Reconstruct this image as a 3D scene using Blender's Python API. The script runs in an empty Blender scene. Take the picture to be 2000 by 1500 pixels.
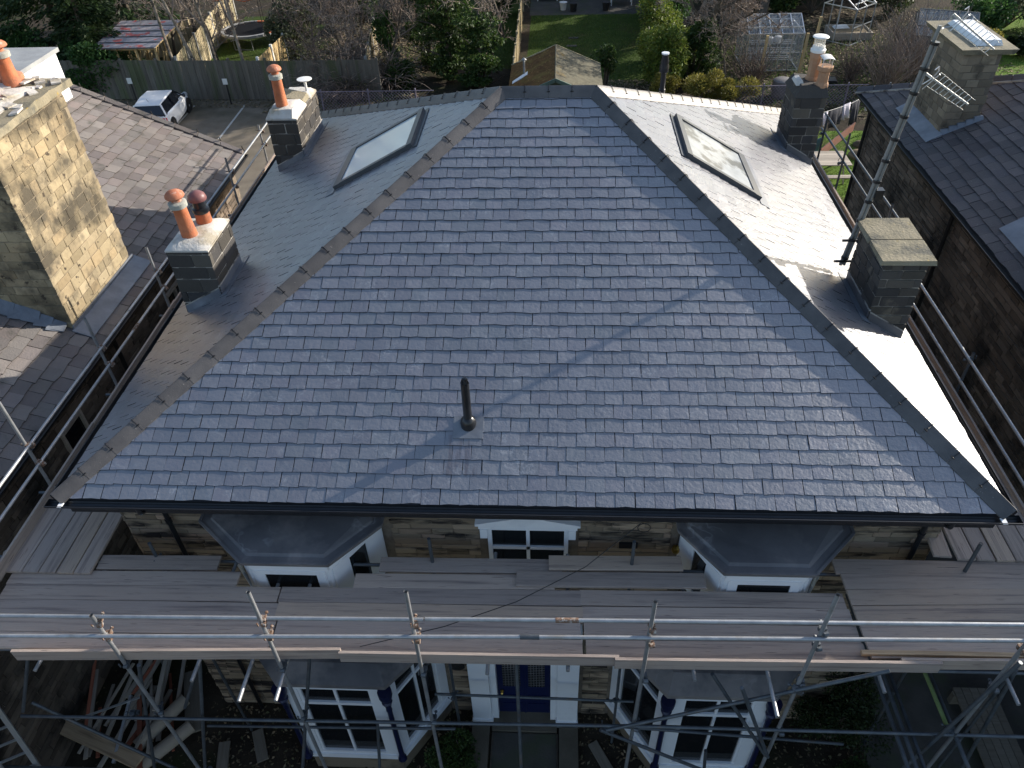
import bpy, bmesh, math, random
from mathutils import Vector, Matrix
random.seed(7)
R = math.radians
S = bpy.context.scene
COL = S.collection
V = Vector

# ---------------------------------------------------------------- camera, light, exposure
SUN_AZ, SUN_EL = 30.0, 20.8          # azimuth counted from +X towards +Y
cam = bpy.data.cameras.new('camera'); cam_o = bpy.data.objects.new('camera', cam); COL.objects.link(cam_o)
cam.sensor_width = 36; cam.lens = 1490.87 * 36 / 2000; cam.clip_start = .1; cam.clip_end = 600
def cam_matrix(pitch, yaw, roll, loc):
    cp, sp = math.cos(pitch), math.sin(pitch)
    f = V((math.sin(yaw) * cp, math.cos(yaw) * cp, -sp)); r = V((math.cos(yaw), -math.sin(yaw), 0)); u = r.cross(f)
    r2 = r * math.cos(roll) + u * math.sin(roll); u2 = -r * math.sin(roll) + u * math.cos(roll)
    m = Matrix((r2, u2, -f)).transposed().to_4x4(); m.translation = loc
    return m
cam_o.matrix_world = cam_matrix(.70847, -.072857, -.039502, V((.46436, -6.37119, 7.52995)))
S.camera = cam_o
W = bpy.data.worlds.new('World'); S.world = W; W.use_nodes = True
wn = W.node_tree; bg = wn.nodes['Background']
sky = wn.nodes.new('ShaderNodeTexSky'); sky.sky_type = 'NISHITA'; sky.sun_disc = False
sky.sun_elevation = R(SUN_EL); sky.sun_rotation = R(90 - SUN_AZ)
wn.links.new(sky.outputs[0], bg.inputs[0]); bg.inputs[1].default_value = .14; sky.ozone_density = 1.3; sky.dust_density = 1.3
sl = bpy.data.lights.new('sun', 'SUN'); sl.energy = 4.6; sl.angle = R(.55); sl.color = (1, .94, .85)
so = bpy.data.objects.new('sun', sl); COL.objects.link(so)
sd = V((math.cos(R(SUN_AZ)) * math.cos(R(SUN_EL)), math.sin(R(SUN_AZ)) * math.cos(R(SUN_EL)), math.sin(R(SUN_EL))))
so.rotation_euler = sd.to_track_quat('Z', 'Y').to_euler(); so.location = sd * 60
S.view_settings.view_transform = 'Standard'; S.view_settings.look = 'None'; S.view_settings.gamma = 1
S.view_settings.exposure = .75

# ---------------------------------------------------------------- materials
def ramp(nt, fac, stops):
    n = nt.nodes.new('ShaderNodeValToRGB'); e = n.color_ramp.elements
    while len(e) < len(stops): e.new(.5)
    for k, (p, c) in enumerate(stops): e[k].position = p; e[k].color = (*c, 1) if len(c) == 3 else c
    nt.links.new(fac, n.inputs[0]); return n.outputs[0]
def mixc(nt, fac, a, b, mode='MIX'):
    n = nt.nodes.new('ShaderNodeMix'); n.data_type = 'RGBA'; n.blend_type = mode
    for s, v in ((n.inputs[0], fac), (n.inputs[6], a), (n.inputs[7], b)):
        if isinstance(v, (int, float)): s.default_value = v
        elif isinstance(v, tuple): s.default_value = (*v, 1)
        else: nt.links.new(v, s)
    return n.outputs[2]
def math_n(nt, op, a, b=0.0, c=None):
    n = nt.nodes.new('ShaderNodeMath'); n.operation = op
    for s, v in zip(n.inputs, (a, b, c)):
        if v is None: continue
        if isinstance(v, (int, float)): s.default_value = v
        else: nt.links.new(v, s)
    return n.outputs[0]
def M(name, c1, c2=None, scale=3., rough=.75, bump=.0, bscale=30., metal=0., spec=.4, vary=0., stretch=(1, 1, 1), patch=None, pscale=1.2,
      pcut=(.5, .62), coord='pos', tints=None, speck=None, rvar=0., transl=0., detail=5., vein=None):
    m = bpy.data.materials.new(name); m.use_nodes = True; nt = m.node_tree; L = nt.links
    b = nt.nodes['Principled BSDF']; c2 = c2 or c1
    if coord == 'pos': co = nt.nodes.new('ShaderNodeNewGeometry').outputs['Position']
    else: co = nt.nodes.new('ShaderNodeTexCoord').outputs['Object']
    oi = nt.nodes.new('ShaderNodeObjectInfo').outputs['Random']
    geo = nt.nodes.new('ShaderNodeNewGeometry')
    rnd = math_n(nt, 'FRACT', math_n(nt, 'ADD', oi, geo.outputs['Random Per Island']))
    mp = nt.nodes.new('ShaderNodeMapping'); mp.inputs['Scale'].default_value = stretch; L.new(co, mp.inputs['Vector'])
    if coord != 'pos':
        vm = nt.nodes.new('ShaderNodeCombineXYZ'); L.new(math_n(nt, 'MULTIPLY', oi, 37.), vm.inputs[0]); L.new(math_n(nt, 'MULTIPLY', oi, 91.), vm.inputs[1]); L.new(vm.outputs[0], mp.inputs['Location'])
    def noise(sc, d=detail, ro=.6):
        n = nt.nodes.new('ShaderNodeTexNoise'); n.inputs['Scale'].default_value = sc; n.inputs['Detail'].default_value = d
        n.inputs['Roughness'].default_value = ro; L.new(mp.outputs[0], n.inputs['Vector']); return n.outputs[0]
    c = ramp(nt, noise(scale), [(.32, c1), (.68, c2)])
    if tints:
        st = [(k / (len(tints) - 1), t) for k, t in enumerate(tints)]
        c = mixc(nt, .75, c, ramp(nt, math_n(nt, 'FRACT', math_n(nt, 'MULTIPLY', rnd, 7.31)), st))
    if patch:
        c = mixc(nt, ramp(nt, noise(pscale), [(pcut[0], (0, 0, 0)), (pcut[1], (1, 1, 1))]), c, patch)
    if speck:
        c = mixc(nt, ramp(nt, noise(speck[1], 2.), [(speck[2], (0, 0, 0)), (speck[2] + .06, (1, 1, 1))]), c, speck[0])
    if vein:
        d = math_n(nt, 'ABSOLUTE', math_n(nt, 'SUBTRACT', noise(vein[1], 3.), .5))
        k = math_n(nt, 'MULTIPLY', ramp(nt, d, [(0., (1, 1, 1)), (vein[2], (0, 0, 0))]), ramp(nt, noise(vein[1] * .4), [(.5, (0, 0, 0)), (.62, (.7, .7, .7))]))
        c = mixc(nt, k, c, vein[0])
    if vary:
        h = nt.nodes.new('ShaderNodeHueSaturation'); L.new(c, h.inputs['Color'])
        L.new(math_n(nt, 'MULTIPLY_ADD', rnd, 2 * vary, 1 - vary), h.inputs['Value']); c = h.outputs[0]
    L.new(c, b.inputs['Base Color'])
    b.inputs['Metallic'].default_value = metal; b.inputs['Specular IOR Level'].default_value = spec
    if rvar: L.new(math_n(nt, 'MULTIPLY_ADD', noise(scale * 2.3), rvar * 2, rough - rvar), b.inputs['Roughness'])
    else: b.inputs['Roughness'].default_value = rough
    if bump:
        bn = nt.nodes.new('ShaderNodeBump'); bn.inputs['Strength'].default_value = bump; bn.inputs['Distance'].default_value = .02
        L.new(noise(bscale, 4.), bn.inputs['Height']); L.new(bn.outputs[0], b.inputs['Normal'])
    if transl:
        t = nt.nodes.new('ShaderNodeBsdfTranslucent'); L.new(c, t.inputs[0]); mx = nt.nodes.new('ShaderNodeMixShader'); mx.inputs[0].default_value = transl
        L.new(b.outputs[0], mx.inputs[1]); L.new(t.outputs[0], mx.inputs[2]); L.new(mx.outputs[0], nt.nodes['Material Output'].inputs[0])
    return m
mt = {}
mt['slate'] = M('slate', (.092, .092, .107), (.145, .143, .157), 6, .37, .38, 20, spec=.9, vary=.13, tints=[(.105, .106, .123), (.128, .129, .144), (.125, .116, .134), (.111, .118, .128), (.138, .133, .146)], patch=(.16, .16, .172), pscale=4., pcut=(.56, .74), vein=((.27, .275, .29), 5., .022), rvar=.07, detail=9)
mt['slate_edge'] = M('slate_edge', (.022, .023, .028), (.04, .04, .046), 8, .9, spec=.1)
mt['stone_edge'] = M('stone_edge', (.05, .045, .04), (.08, .07, .062), 8, .9, spec=.1)
mt['slate'].node_tree.nodes['Principled BSDF'].inputs['IOR'].default_value = 2.0
mt['stone_slate'] = M('stone_slate', (.13, .112, .103), (.2, .177, .16), 5, .8, .6, 30, spec=.25, vary=.2, tints=[(.145, .122, .12), (.175, .16, .148), (.2, .17, .15), (.135, .12, .116), (.185, .15, .138)], patch=(.085, .08, .07), pscale=2.1, pcut=(.56, .72))
mt['dark_slate'] = M('dark_slate', (.075, .068, .07), (.115, .1, .1), 5, .7, .5, 30, spec=.3, vary=.22, tints=[(.08, .072, .078), (.1, .09, .088), (.11, .092, .09)], speck=((.2, .2, .18), 22., .68))
mt['underlay'] = M('underlay', (.03, .03, .035))
mt['hip_tile'] = M('hip_tile', (.072, .067, .066), (.11, .102, .098), 3.2, .42, .25, 60, spec=.4, vary=.16, speck=((.24, .22, .2), 30., .7), rvar=.08)
mt['stone_tan'] = M('stone_tan', (.26, .2, .12), (.4, .32, .2), 6, .92, 1., 9, spec=.1, vary=.2, tints=[(.34, .27, .165), (.27, .22, .14), (.4, .325, .21), (.35, .26, .15)], patch=(.1, .085, .062), pscale=1.25, pcut=(.45, .6), speck=((.075, .06, .045), 6., .64), vein=((.09, .072, .052), 2.2, .016), detail=10)
mt['stone_warm'] = M('stone_warm', (.25, .19, .13), (.35, .275, .195), 5, .9, .6, 25, spec=.15, vary=.3, tints=[(.3, .225, .155), (.235, .185, .13), (.37, .29, .205), (.31, .215, .155)], patch=(.045, .038, .034), pscale=1.7, pcut=(.5, .6), stretch=(.55, 1, 3.2), detail=8)
mt['stone_sooty'] = M('stone_sooty', (.05, .046, .042), (.09, .08, .07), 4, .85, .7, 25, spec=.25, vary=.3, tints=[(.05, .046, .044), (.08, .07, .058), (.045, .044, .045), (.11, .095, .072)], patch=(.2, .17, .125), pscale=2.1, pcut=(.6, .72))
mt['stone_brown'] = M('stone_brown', (.13, .1, .075), (.2, .155, .115), 4, .9, .7, 25, spec=.15, vary=.35, tints=[(.17, .13, .1), (.12, .095, .075), (.21, .165, .125), (.09, .075, .062)], patch=(.04, .035, .03), pscale=.9, pcut=(.5, .66))
mt['stone_grey'] = M('stone_grey', (.2, .16, .11), (.29, .235, .165), 4, .9, .6, 25, spec=.15, vary=.22, tints=[(.25, .2, .14), (.19, .155, .115), (.3, .245, .17)], patch=(.05, .043, .036), pscale=1.1, pcut=(.54, .7))
mt['cap_stone'] = M('cap_stone', (.21, .185, .125), (.29, .25, .175), 3, .85, .8, 22, spec=.2, vary=.08, patch=(.11, .105, .085), pscale=2.4, pcut=(.5, .66), speck=((.33, .24, .08), 9., .68))
mt['mortar_pale'] = M('mortar_pale', (.34, .31, .27), (.46, .43, .38), 12, .95, .5, 60, spec=.1, patch=(.1, .09, .08), pscale=3., pcut=(.48, .6))
mt['mortar_dark'] = M('mortar_dark', (.14, .115, .09), (.22, .18, .14), 10, .95, .5, 60, spec=.1)
mt['mortar_mid'] = M('mortar_mid', (.2, .18, .15), (.34, .31, .27), 7, .95, .5, 60, spec=.1)
mt['mortar_tan'] = M('mortar_tan', (.29, .24, .17), (.2, .165, .115), 9, .95, .6, 40, spec=.1)
mt['cement'] = M('cement', (.5, .47, .42), (.62, .59, .54), 4, .9, .6, 20, spec=.15, patch=(.38, .33, .25), pscale=2.)
mt['lead'] = M('lead', (.12, .13, .15), (.2, .215, .24), 2.4, .42, .15, 14, metal=.0, spec=.55, patch=(.28, .3, .33), pscale=1.6, pcut=(.58, .8), rvar=.1)
mt['lead_dark'] = M('lead_dark', (.095, .092, .095), (.165, .157, .157), 1.3, .55, .2, 7, spec=.5, patch=(.25, .225, .21), pscale=.9, vein=((.34, .33, .33), 1.6, .02), rvar=.1)
mt['zinc'] = M('zinc', (.66, .67, .68), (.75, .76, .77), 3, .4, .3, 7, spec=.5)
mt['terracotta'] = M('terracotta', (.4, .12, .05), (.5, .175, .085), 5, .75, .3, 30, spec=.25, vary=.1, patch=(.3, .12, .07), pscale=3.)
mt['terra_light'] = M('terra_light', (.4, .135, .07), (.47, .19, .11), 6, .8, .3, 30, spec=.25, patch=(.62, .56, .5), pscale=4., pcut=(.6, .75))
mt['buff_clay'] = M('buff_clay', (.36, .2, .115), (.42, .25, .15), 5, .8, .3, 30, spec=.25, patch=(.12, .09, .07), pscale=2.2, pcut=(.58, .75))
mt['lichen'] = M('lichen', (.42, .41, .35), (.3, .3, .27), 14, .9, .5, 40)
mt['black_plastic'] = M('black_plastic', (.011, .012, .014), (.018, .018, .02), 6, .3, spec=.5)
mt['black_iron'] = M('black_iron', (.014, .014, .015), (.025, .023, .022), 6, .5, spec=.4)
mt['grey_frame'] = M('grey_frame', (.05, .055, .062), (.07, .075, .082), 6, .4, spec=.5)
mt['white_paint'] = M('white_paint', (.74, .75, .77), (.8, .81, .82), 1.6, .45, .08, 20, spec=.4, patch=(.66, .67, .69), pscale=1.8, pcut=(.6, .8))
mt['white_metal'] = M('white_metal', (.78, .77, .73), (.72, .7, .65), 6, .5, spec=.4)
mt['cream_metal'] = M('cream_metal', (.66, .61, .52), (.72, .68, .6), 6, .5, spec=.4)
mt['navy'] = M('navy', (.007, .01, .04), (.01, .014, .05), 3, .4, spec=.4)
mt['blue_door'] = M('blue_door', (.006, .011, .05), (.008, .014, .065), 3, .35, spec=.4)
mt['brass'] = M('brass', (.6, .42, .12), metal=1., rough=.3)
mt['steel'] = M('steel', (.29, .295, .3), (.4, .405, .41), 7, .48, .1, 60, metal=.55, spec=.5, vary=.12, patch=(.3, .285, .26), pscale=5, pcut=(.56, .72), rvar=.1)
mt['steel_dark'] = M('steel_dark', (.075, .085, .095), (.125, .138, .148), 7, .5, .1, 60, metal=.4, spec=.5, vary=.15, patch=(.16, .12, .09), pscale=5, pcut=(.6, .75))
mt['steel_green'] = M('steel_green', (.22, .3, .1), (.3, .37, .16), 7, .55, .1, 60, metal=.2)
mt['rust'] = M('rust', (.15, .085, .055), (.22, .14, .095), 20, .8, .5, 80, metal=.2, vary=.25, patch=(.4, .37, .33), pscale=30)
mt['aluminium'] = M('aluminium', (.58, .6, .61), (.66, .67, .68), 6, .35, metal=.7, vary=.08)
mt['board'] = M('board', (.31, .245, .2), (.42, .335, .275), 1.6, .8, .5, 4, spec=.2, vary=.13, stretch=(1.0, 26, 26), coord='obj', tints=[(.42, .335, .275), (.48, .38, .31), (.38, .315, .275), (.5, .375, .275)], patch=(.2, .16, .145), pscale=.5, pcut=(.5, .7), speck=((.13, .1, .09), 2.6, .66), detail=9)
mt['board_fresh'] = M('board_fresh', (.42, .3, .18), (.52, .38, .24), 1.3, .75, .3, 3, spec=.2, vary=.1, stretch=(1.2, 22, 22), coord='obj', patch=(.3, .21, .13), pscale=.6)
mt['timber_red'] = M('timber_red', (.3, .09, .05), (.4, .14, .08), 1.3, .8, .3, 3, stretch=(1.2, 18, 18), coord='obj', vary=.2)
mt['timber_pale'] = M('timber_pale', (.34, .29, .23), (.43, .37, .3), 1.3, .85, .3, 3, stretch=(1.2, 18, 18), coord='obj', vary=.25)
mt['deck_wood'] = M('deck_wood', (.15, .128, .095), (.21, .18, .14), 1.3, .85, .3, 3, stretch=(1.2, 18, 18), coord='obj', vary=.15)
mt['fence_grey'] = M('fence_grey', (.12, .108, .09), (.17, .155, .13), 3, .9, .5, 30, spec=.1, vary=.15, stretch=(3, 3, .35), patch=(.11, .12, .07), pscale=.8)
mt['fence_tan'] = M('fence_tan', (.42, .34, .2), (.52, .43, .28), 3, .9, .5, 30, spec=.1, vary=.15, stretch=(3, 3, .4), patch=(.3, .27, .17), pscale=.8)
mt['post_tan'] = M('post_tan', (.5, .36, .17), (.58, .43, .23), 3, .85, .3, 30, spec=.15, vary=.1)
mt['concrete'] = M('concrete', (.3, .29, .27), (.38, .37, .34), 3, .9, .4, 30, spec=.15)
mt['felt'] = M('felt', (.3, .31, .31), (.37, .38, .375), 2, .9, .3, 40, spec=.15, patch=(.26, .265, .27), pscale=.7)
mt['glass_dark'] = M('glass_dark', (.012, .014, .016), rough=.04, spec=.5)
mt['blind'] = M('blind', (.4, .4, .4), (.46, .46, .46), 2, .8)
mt['sky_pane'] = M('sky_pane', (.6, .66, .67), (.68, .73, .74), .6, .08, spec=.5)  # pale base paints in the sky reflection, along with a light blind behind
mt['tree_reflect_pane'] = M('tree_reflect_pane', (.26, .28, .29), (.4, .42, .43), 3.2, .3, .3, 7, spec=.3, patch=(.13, .135, .13), pscale=2.2, pcut=(.5, .58))  # silvery base and dark patches paint reflected sky and trees into the glass
mt['soil'] = M('soil', (.028, .022, .016), (.055, .043, .03), 1.6, .95, 1., 9, spec=.1, patch=(.03, .036, .014), pscale=.5, pcut=(.5, .66), speck=((.13, .1, .06), 14., .64), detail=8)
mt['asphalt'] = M('asphalt', (.165, .135, .1), (.22, .185, .14), 1.1, .92, .5, 50, spec=.2, patch=(.1, .088, .06), pscale=.28, pcut=(.48, .66))
mt['road_paint'] = M('road_paint', (.42, .4, .36), (.55, .53, .48), 6, .85)
mt['grass'] = M('grass', (.03, .052, .01), (.055, .08, .018), 1.6, .95, 1., 20, spec=.1, patch=(.06, .06, .02), pscale=.5, pcut=(.52, .7), detail=8)
mt['grass_bright'] = M('grass_bright', (.1, .17, .025), (.15, .23, .04), 1.6, .95, 1., 20, spec=.1, patch=(.09, .1, .03), pscale=.8, detail=8)
mt['blade'] = M('blade', (.06, .11, .018), (.1, .16, .03), 2, .8, vary=.3, transl=.3)
mt['flag'] = M('flag', (.06, .057, .05), (.095, .088, .076), 2, .9, .4, 25, spec=.15, vary=.15, patch=(.07, .075, .05), pscale=1.1)
mt['kerb_stone'] = M('kerb_stone', (.1, .087, .065), (.145, .125, .095), 2, .9, .4, 25, spec=.15, vary=.15)
def leafm(name, a, b, c, tr=.35): return M(name, a, b, 1.3, .55, spec=.35, vary=.35, tints=[a, b, c, b], transl=tr)
mt['leaf_conifer'] = leafm('leaf_conifer', (.018, .04, .014), (.035, .065, .02), (.06, .09, .028))
mt['leaf_laurel'] = leafm('leaf_laurel', (.03, .075, .018), (.05, .11, .028), (.08, .15, .04))
mt['leaf_ivy'] = leafm('leaf_ivy', (.02, .045, .012), (.045, .085, .018), (.09, .13, .03))
mt['leaf_holly'] = leafm('leaf_holly', (.04, .06, .025), (.14, .16, .08), (.3, .31, .19))
mt['leaf_lime'] = leafm('leaf_lime', (.065, .11, .017), (.125, .18, .028), (.25, .27, .045))
mt['leaf_gold'] = leafm('leaf_gold', (.13, .13, .025), (.22, .2, .04), (.3, .25, .06))
mt['leaf_dark'] = leafm('leaf_dark', (.014, .026, .01), (.028, .045, .014), (.05, .07, .02))
mt['leaf_scrub'] = leafm('leaf_scrub', (.06, .065, .022), (.1, .1, .035), (.14, .115, .05))
mt['bark'] = M('bark', (.09, .075, .058), (.15, .125, .1), 6, .9, .8, 25, spec=.1, stretch=(3, 3, .5))
mt['bark_birch'] = M('bark_birch', (.24, .2, .155), (.33, .28, .22), 6, .85, .6, 25, spec=.15, patch=(.09, .075, .06), pscale=3.)
mt['twig'] = M('twig', (.2, .155, .125), (.28, .23, .19), 3, .85, spec=.15, vary=.3)
mt['twig_dark'] = M('twig_dark', (.12, .09, .075), (.18, .14, .115), 3, .85, spec=.15, vary=.3)
mt['litter'] = M('litter', (.12, .085, .05), (.2, .15, .09), 3, .9, vary=.5, tints=[(.1, .07, .04), (.2, .14, .08), (.07, .08, .03), (.26, .2, .13)])
mt['moss_roof'] = M('moss_roof', (.09, .045, .018), (.15, .08, .028), 3.5, .95, 1., 14, spec=.1, patch=(.15, .1, .03), pscale=1.6, speck=((.25, .14, .05), 9., .6), detail=8)
mt['moss_roof_b'] = M('moss_roof_b', (.105, .095, .07), (.15, .14, .1), 4, .95, .8, 20, spec=.1, patch=(.22, .14, .03), pscale=.8, pcut=(.56, .7), detail=8)
mt['green_paint'] = M('green_paint', (.08, .13, .105), (.1, .155, .125), 2, .6)
mt['car_white'] = M('car_white', (.78, .78, .78), (.8, .8, .8), 2, .18, spec=.6)
mt['car_glass'] = M('car_glass', (.012, .014, .02), rough=.05, spec=.6)
mt['tyre'] = M('tyre', (.014, .014, .015), rough=.8)
mt['tail_red'] = M('tail_red', (.5, .02, .03), rough=.2)
mt['trampo_orange'] = M('trampo_orange', (.55, .13, .05), (.6, .17, .07), 4, .7)
mt['trampo_white'] = M('trampo_white', (.25, .25, .25), (.32, .31, .3), 4, .7)
mt['trampo_mat'] = M('trampo_mat', (.012, .012, .014), rough=.95, spec=.05)
mt['pattern_roof'] = M('pattern_roof', (.28, .26, .27), (.36, .33, .34), 3, .7, patch=(.5, .12, .1), pscale=1.5, pcut=(.57, .6))
mt['cloth_pink'] = M('cloth_pink', (.55, .25, .19), (.62, .33, .26), 3, .9)
mt['cloth_dark'] = M('cloth_dark', (.02, .022, .035), (.03, .032, .045), 3, .9)
mt['cloth_lilac'] = M('cloth_lilac', (.45, .42, .5), (.52, .5, .56), 3, .9)
mt['cloth_teal'] = M('cloth_teal', (.03, .09, .12), (.05, .12, .15), 3, .9)
mt['cloth_magenta'] = M('cloth_magenta', (.5, .07, .16), (.55, .1, .2), 3, .9)
mt['card_tube'] = M('card_tube', (.3, .25, .19), (.37, .31, .24), 3, .85)
mt['blue_plastic'] = M('blue_plastic', (.03, .16, .4), rough=.4)
mt['cowl_maroon'] = M('cowl_maroon', (.15, .06, .06), (.19, .08, .075), 4, .45)
mt['mast_grey'] = M('mast_grey', (.2, .2, .195), (.28, .28, .27), 6, .5, metal=.3, vary=.1)
mt['brass_plate'] = M('brass_plate', (.6, .5, .06), rough=.5)
mt['net_purple'] = M('net_purple', (.2, .17, .21), (.26, .22, .26), 3, .7)
mt['bin_grey'] = M('bin_grey', (.13, .12, .12), (.17, .16, .155), 3, .6)
mt['wall_render'] = M('wall_render', (.2, .17, .16), (.27, .23, .21), 3, .9)
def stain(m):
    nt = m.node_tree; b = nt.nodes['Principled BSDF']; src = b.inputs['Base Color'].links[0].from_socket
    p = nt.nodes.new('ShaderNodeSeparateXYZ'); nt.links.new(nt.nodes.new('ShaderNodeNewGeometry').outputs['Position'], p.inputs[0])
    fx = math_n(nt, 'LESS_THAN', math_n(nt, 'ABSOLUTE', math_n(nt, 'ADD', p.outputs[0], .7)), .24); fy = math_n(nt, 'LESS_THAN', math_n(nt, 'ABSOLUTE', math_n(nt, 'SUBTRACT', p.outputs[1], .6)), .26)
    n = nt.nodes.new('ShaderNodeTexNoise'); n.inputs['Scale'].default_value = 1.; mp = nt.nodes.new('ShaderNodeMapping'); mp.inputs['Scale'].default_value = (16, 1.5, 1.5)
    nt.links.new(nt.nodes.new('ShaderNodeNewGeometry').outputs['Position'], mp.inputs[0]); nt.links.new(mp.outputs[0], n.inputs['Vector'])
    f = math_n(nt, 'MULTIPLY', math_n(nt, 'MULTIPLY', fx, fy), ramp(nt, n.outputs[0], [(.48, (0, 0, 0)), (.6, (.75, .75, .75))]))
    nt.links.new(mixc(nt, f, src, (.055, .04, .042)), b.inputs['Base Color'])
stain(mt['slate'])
def bay_glass():
    m = bpy.data.materials.new('bay_glass'); m.use_nodes = True; b = m.node_tree.nodes['Principled BSDF']
    b.inputs['Base Color'].default_value = (.015, .017, .02, 1); b.inputs['Roughness'].default_value = .04; b.inputs['Alpha'].default_value = .5
    return m
mt['bay_glass'] = bay_glass()
def clear_glass():
    m = bpy.data.materials.new('clear_glass'); m.use_nodes = True; nt = m.node_tree; b = nt.nodes['Principled BSDF']
    b.inputs['Base Color'].default_value = (.32, .36, .4, 1); b.inputs['Roughness'].default_value = .08; b.inputs['Alpha'].default_value = .34; b.inputs['Specular IOR Level'].default_value = .6
    return m
mt['clear_glass'] = clear_glass()

# ---------------------------------------------------------------- mesh helpers
class MB:
    def __init__(s): s.v = []; s.f = []; s.m = []; s.cur = 0
    def add(s, vs, fs):
        o = len(s.v); s.v += [tuple(p) for p in vs]; s.f += [tuple(i + o for i in f) for f in fs]; s.m += [s.cur] * len(fs); return s
    def box(s, x0, y0, z0, x1, y1, z1):
        return s.add([(x0, y0, z0), (x1, y0, z0), (x1, y1, z0), (x0, y1, z0), (x0, y0, z1), (x1, y0, z1), (x1, y1, z1), (x0, y1, z1)],
                     [(3, 2, 1, 0), (4, 5, 6, 7), (0, 1, 5, 4), (1, 2, 6, 5), (2, 3, 7, 6), (3, 0, 4, 7)])
    def hexa(s, bottom, top):
        n = len(bottom)
        return s.add(list(bottom) + list(top), [tuple(reversed(range(n))), tuple(range(n, 2 * n))] + [(k, (k + 1) % n, n + (k + 1) % n, n + k) for k in range(n)])
    def bar(s, a, b, w, h, up=(0, 0, 1)):
        a, b = V(a), V(b); d = (b - a).normalized(); sd_ = d.cross(V(up))
        if sd_.length < 1e-4: sd_ = d.cross(V((0, 1, 0)))
        sd_.normalize(); u = sd_.cross(d); p, q = sd_ * w / 2, u * h / 2
        return s.hexa([a - p - q, a + p - q, a + p + q, a - p + q], [b - p - q, b + p - q, b + p + q, b - p + q])
    def tube(s, a, b, r0, r1=None, n=8, caps=True):
        a, b = V(a), V(b); r1 = r0 if r1 is None else r1; d = (b - a).normalized()
        x = d.orthogonal().normalized(); y = d.cross(x); o = len(s.v)
        vs = []
        for c, r in ((a, r0), (b, r1)):
            for k in range(n):
                t = 2 * math.pi * k / n; vs.append(c + x * (r * math.cos(t)) + y * (r * math.sin(t)))
        fs = [(k, (k + 1) % n, n + (k + 1) % n, n + k) for k in range(n)]
        if caps: fs += [tuple(reversed(range(n))), tuple(range(n, 2 * n))]
        return s.add(vs, fs)
    def path(s, pts, rad, n=6):
        for k in range(len(pts) - 1):
            r0 = rad[k] if isinstance(rad, (list, tuple)) else rad; r1 = rad[k + 1] if isinstance(rad, (list, tuple)) else rad
            s.tube(pts[k], pts[k + 1], r0, r1, n, caps=True)
        return s
    def lathe(s, c, prof, n=20, axis=None):
        c = V(c); A = V(axis).normalized() if axis else V((0, 0, 1)); x = A.orthogonal().normalized(); y = A.cross(x); vs = []; fs = []
        for r, h in prof:
            for k in range(n):
                t = 2 * math.pi * k / n; vs.append(c + x * (r * math.cos(t)) + y * (r * math.sin(t)) + A * h)
        for j in range(len(prof) - 1):
            for k in range(n): fs.append((j * n + k, j * n + (k + 1) % n, (j + 1) * n + (k + 1) % n, (j + 1) * n + k))
        fs += [tuple(reversed(range(n))), tuple(range((len(prof) - 1) * n, len(prof) * n))]
        return s.add(vs, fs)
    def quad(s, a, b, c, d): return s.add([a, b, c, d], [(0, 1, 2, 3)])
    def mesh(s, name, mats, smooth=False):
        me = bpy.data.meshes.new(name); me.from_pydata(s.v, [], s.f)
        for m in (mats if isinstance(mats, (list, tuple)) else [mats]): me.materials.append(mt[m])
        if any(s.m): me.polygons.foreach_set('material_index', s.m)
        if smooth:
            me.polygons.foreach_set('use_smooth', [True] * len(me.polygons)); me.update()
            try: me.set_sharp_from_angle(angle=R(40))
            except Exception: pass
        me.update(); return me
    def build(s, name, mats, parent=None, smooth=False, **kw): return link(name, s.mesh(name, mats, smooth), parent, **kw)
def link(name, me, parent=None, mw=None, **kw):
    o = bpy.data.objects.new(name, me); COL.objects.link(o)
    if mw is not None: o.matrix_world = mw
    if parent is not None:
        o.parent = parent
        if parent.type == 'EMPTY': o.matrix_parent_inverse = Matrix.Translation(-parent.location)
        elif any(abs(c) > 1e-6 for r in (parent.matrix_basis - Matrix.Identity(4)) for c in r): o.matrix_parent_inverse = parent.matrix_basis.inverted()
    for k, v in kw.items(): o[k] = v
    return o
def thing(name, label, cat, loc=(0, 0, 0), group=None):
    o = bpy.data.objects.new(name, None); COL.objects.link(o); o.location = loc; o.empty_display_size = .3
    return tag(o, label, cat, group)
def tag(o, label, cat, group=None):
    o['label'] = label; o['category'] = cat
    if group: o['group'] = group
    return o
def structure(name, mb, mats, **kw):
    o = mb.build(name, mats, **kw); o['kind'] = 'structure'; return o
rnd = random.Random(11)
U = rnd.uniform
def blocks(n, jit=.06, mat='stone_sooty', bev=.05):
    out = []
    for k in range(n):
        bm = bmesh.new(); bmesh.ops.create_cube(bm, size=1)
        for v in bm.verts: v.co += V((U(-jit, jit), U(-jit, jit), U(-jit, jit))) * .5
        bmesh.ops.bevel(bm, geom=bm.edges[:], offset=bev, segments=1, affect='EDGES', profile=.5)
        me = bpy.data.meshes.new('stone'); bm.to_mesh(me); bm.free(); me.materials.append(mt[mat]); out.append(me)
    return out
def frame(o, u, v, n):
    m = Matrix((u, v, n)).transposed().to_4x4(); m.translation = o; return m

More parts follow.
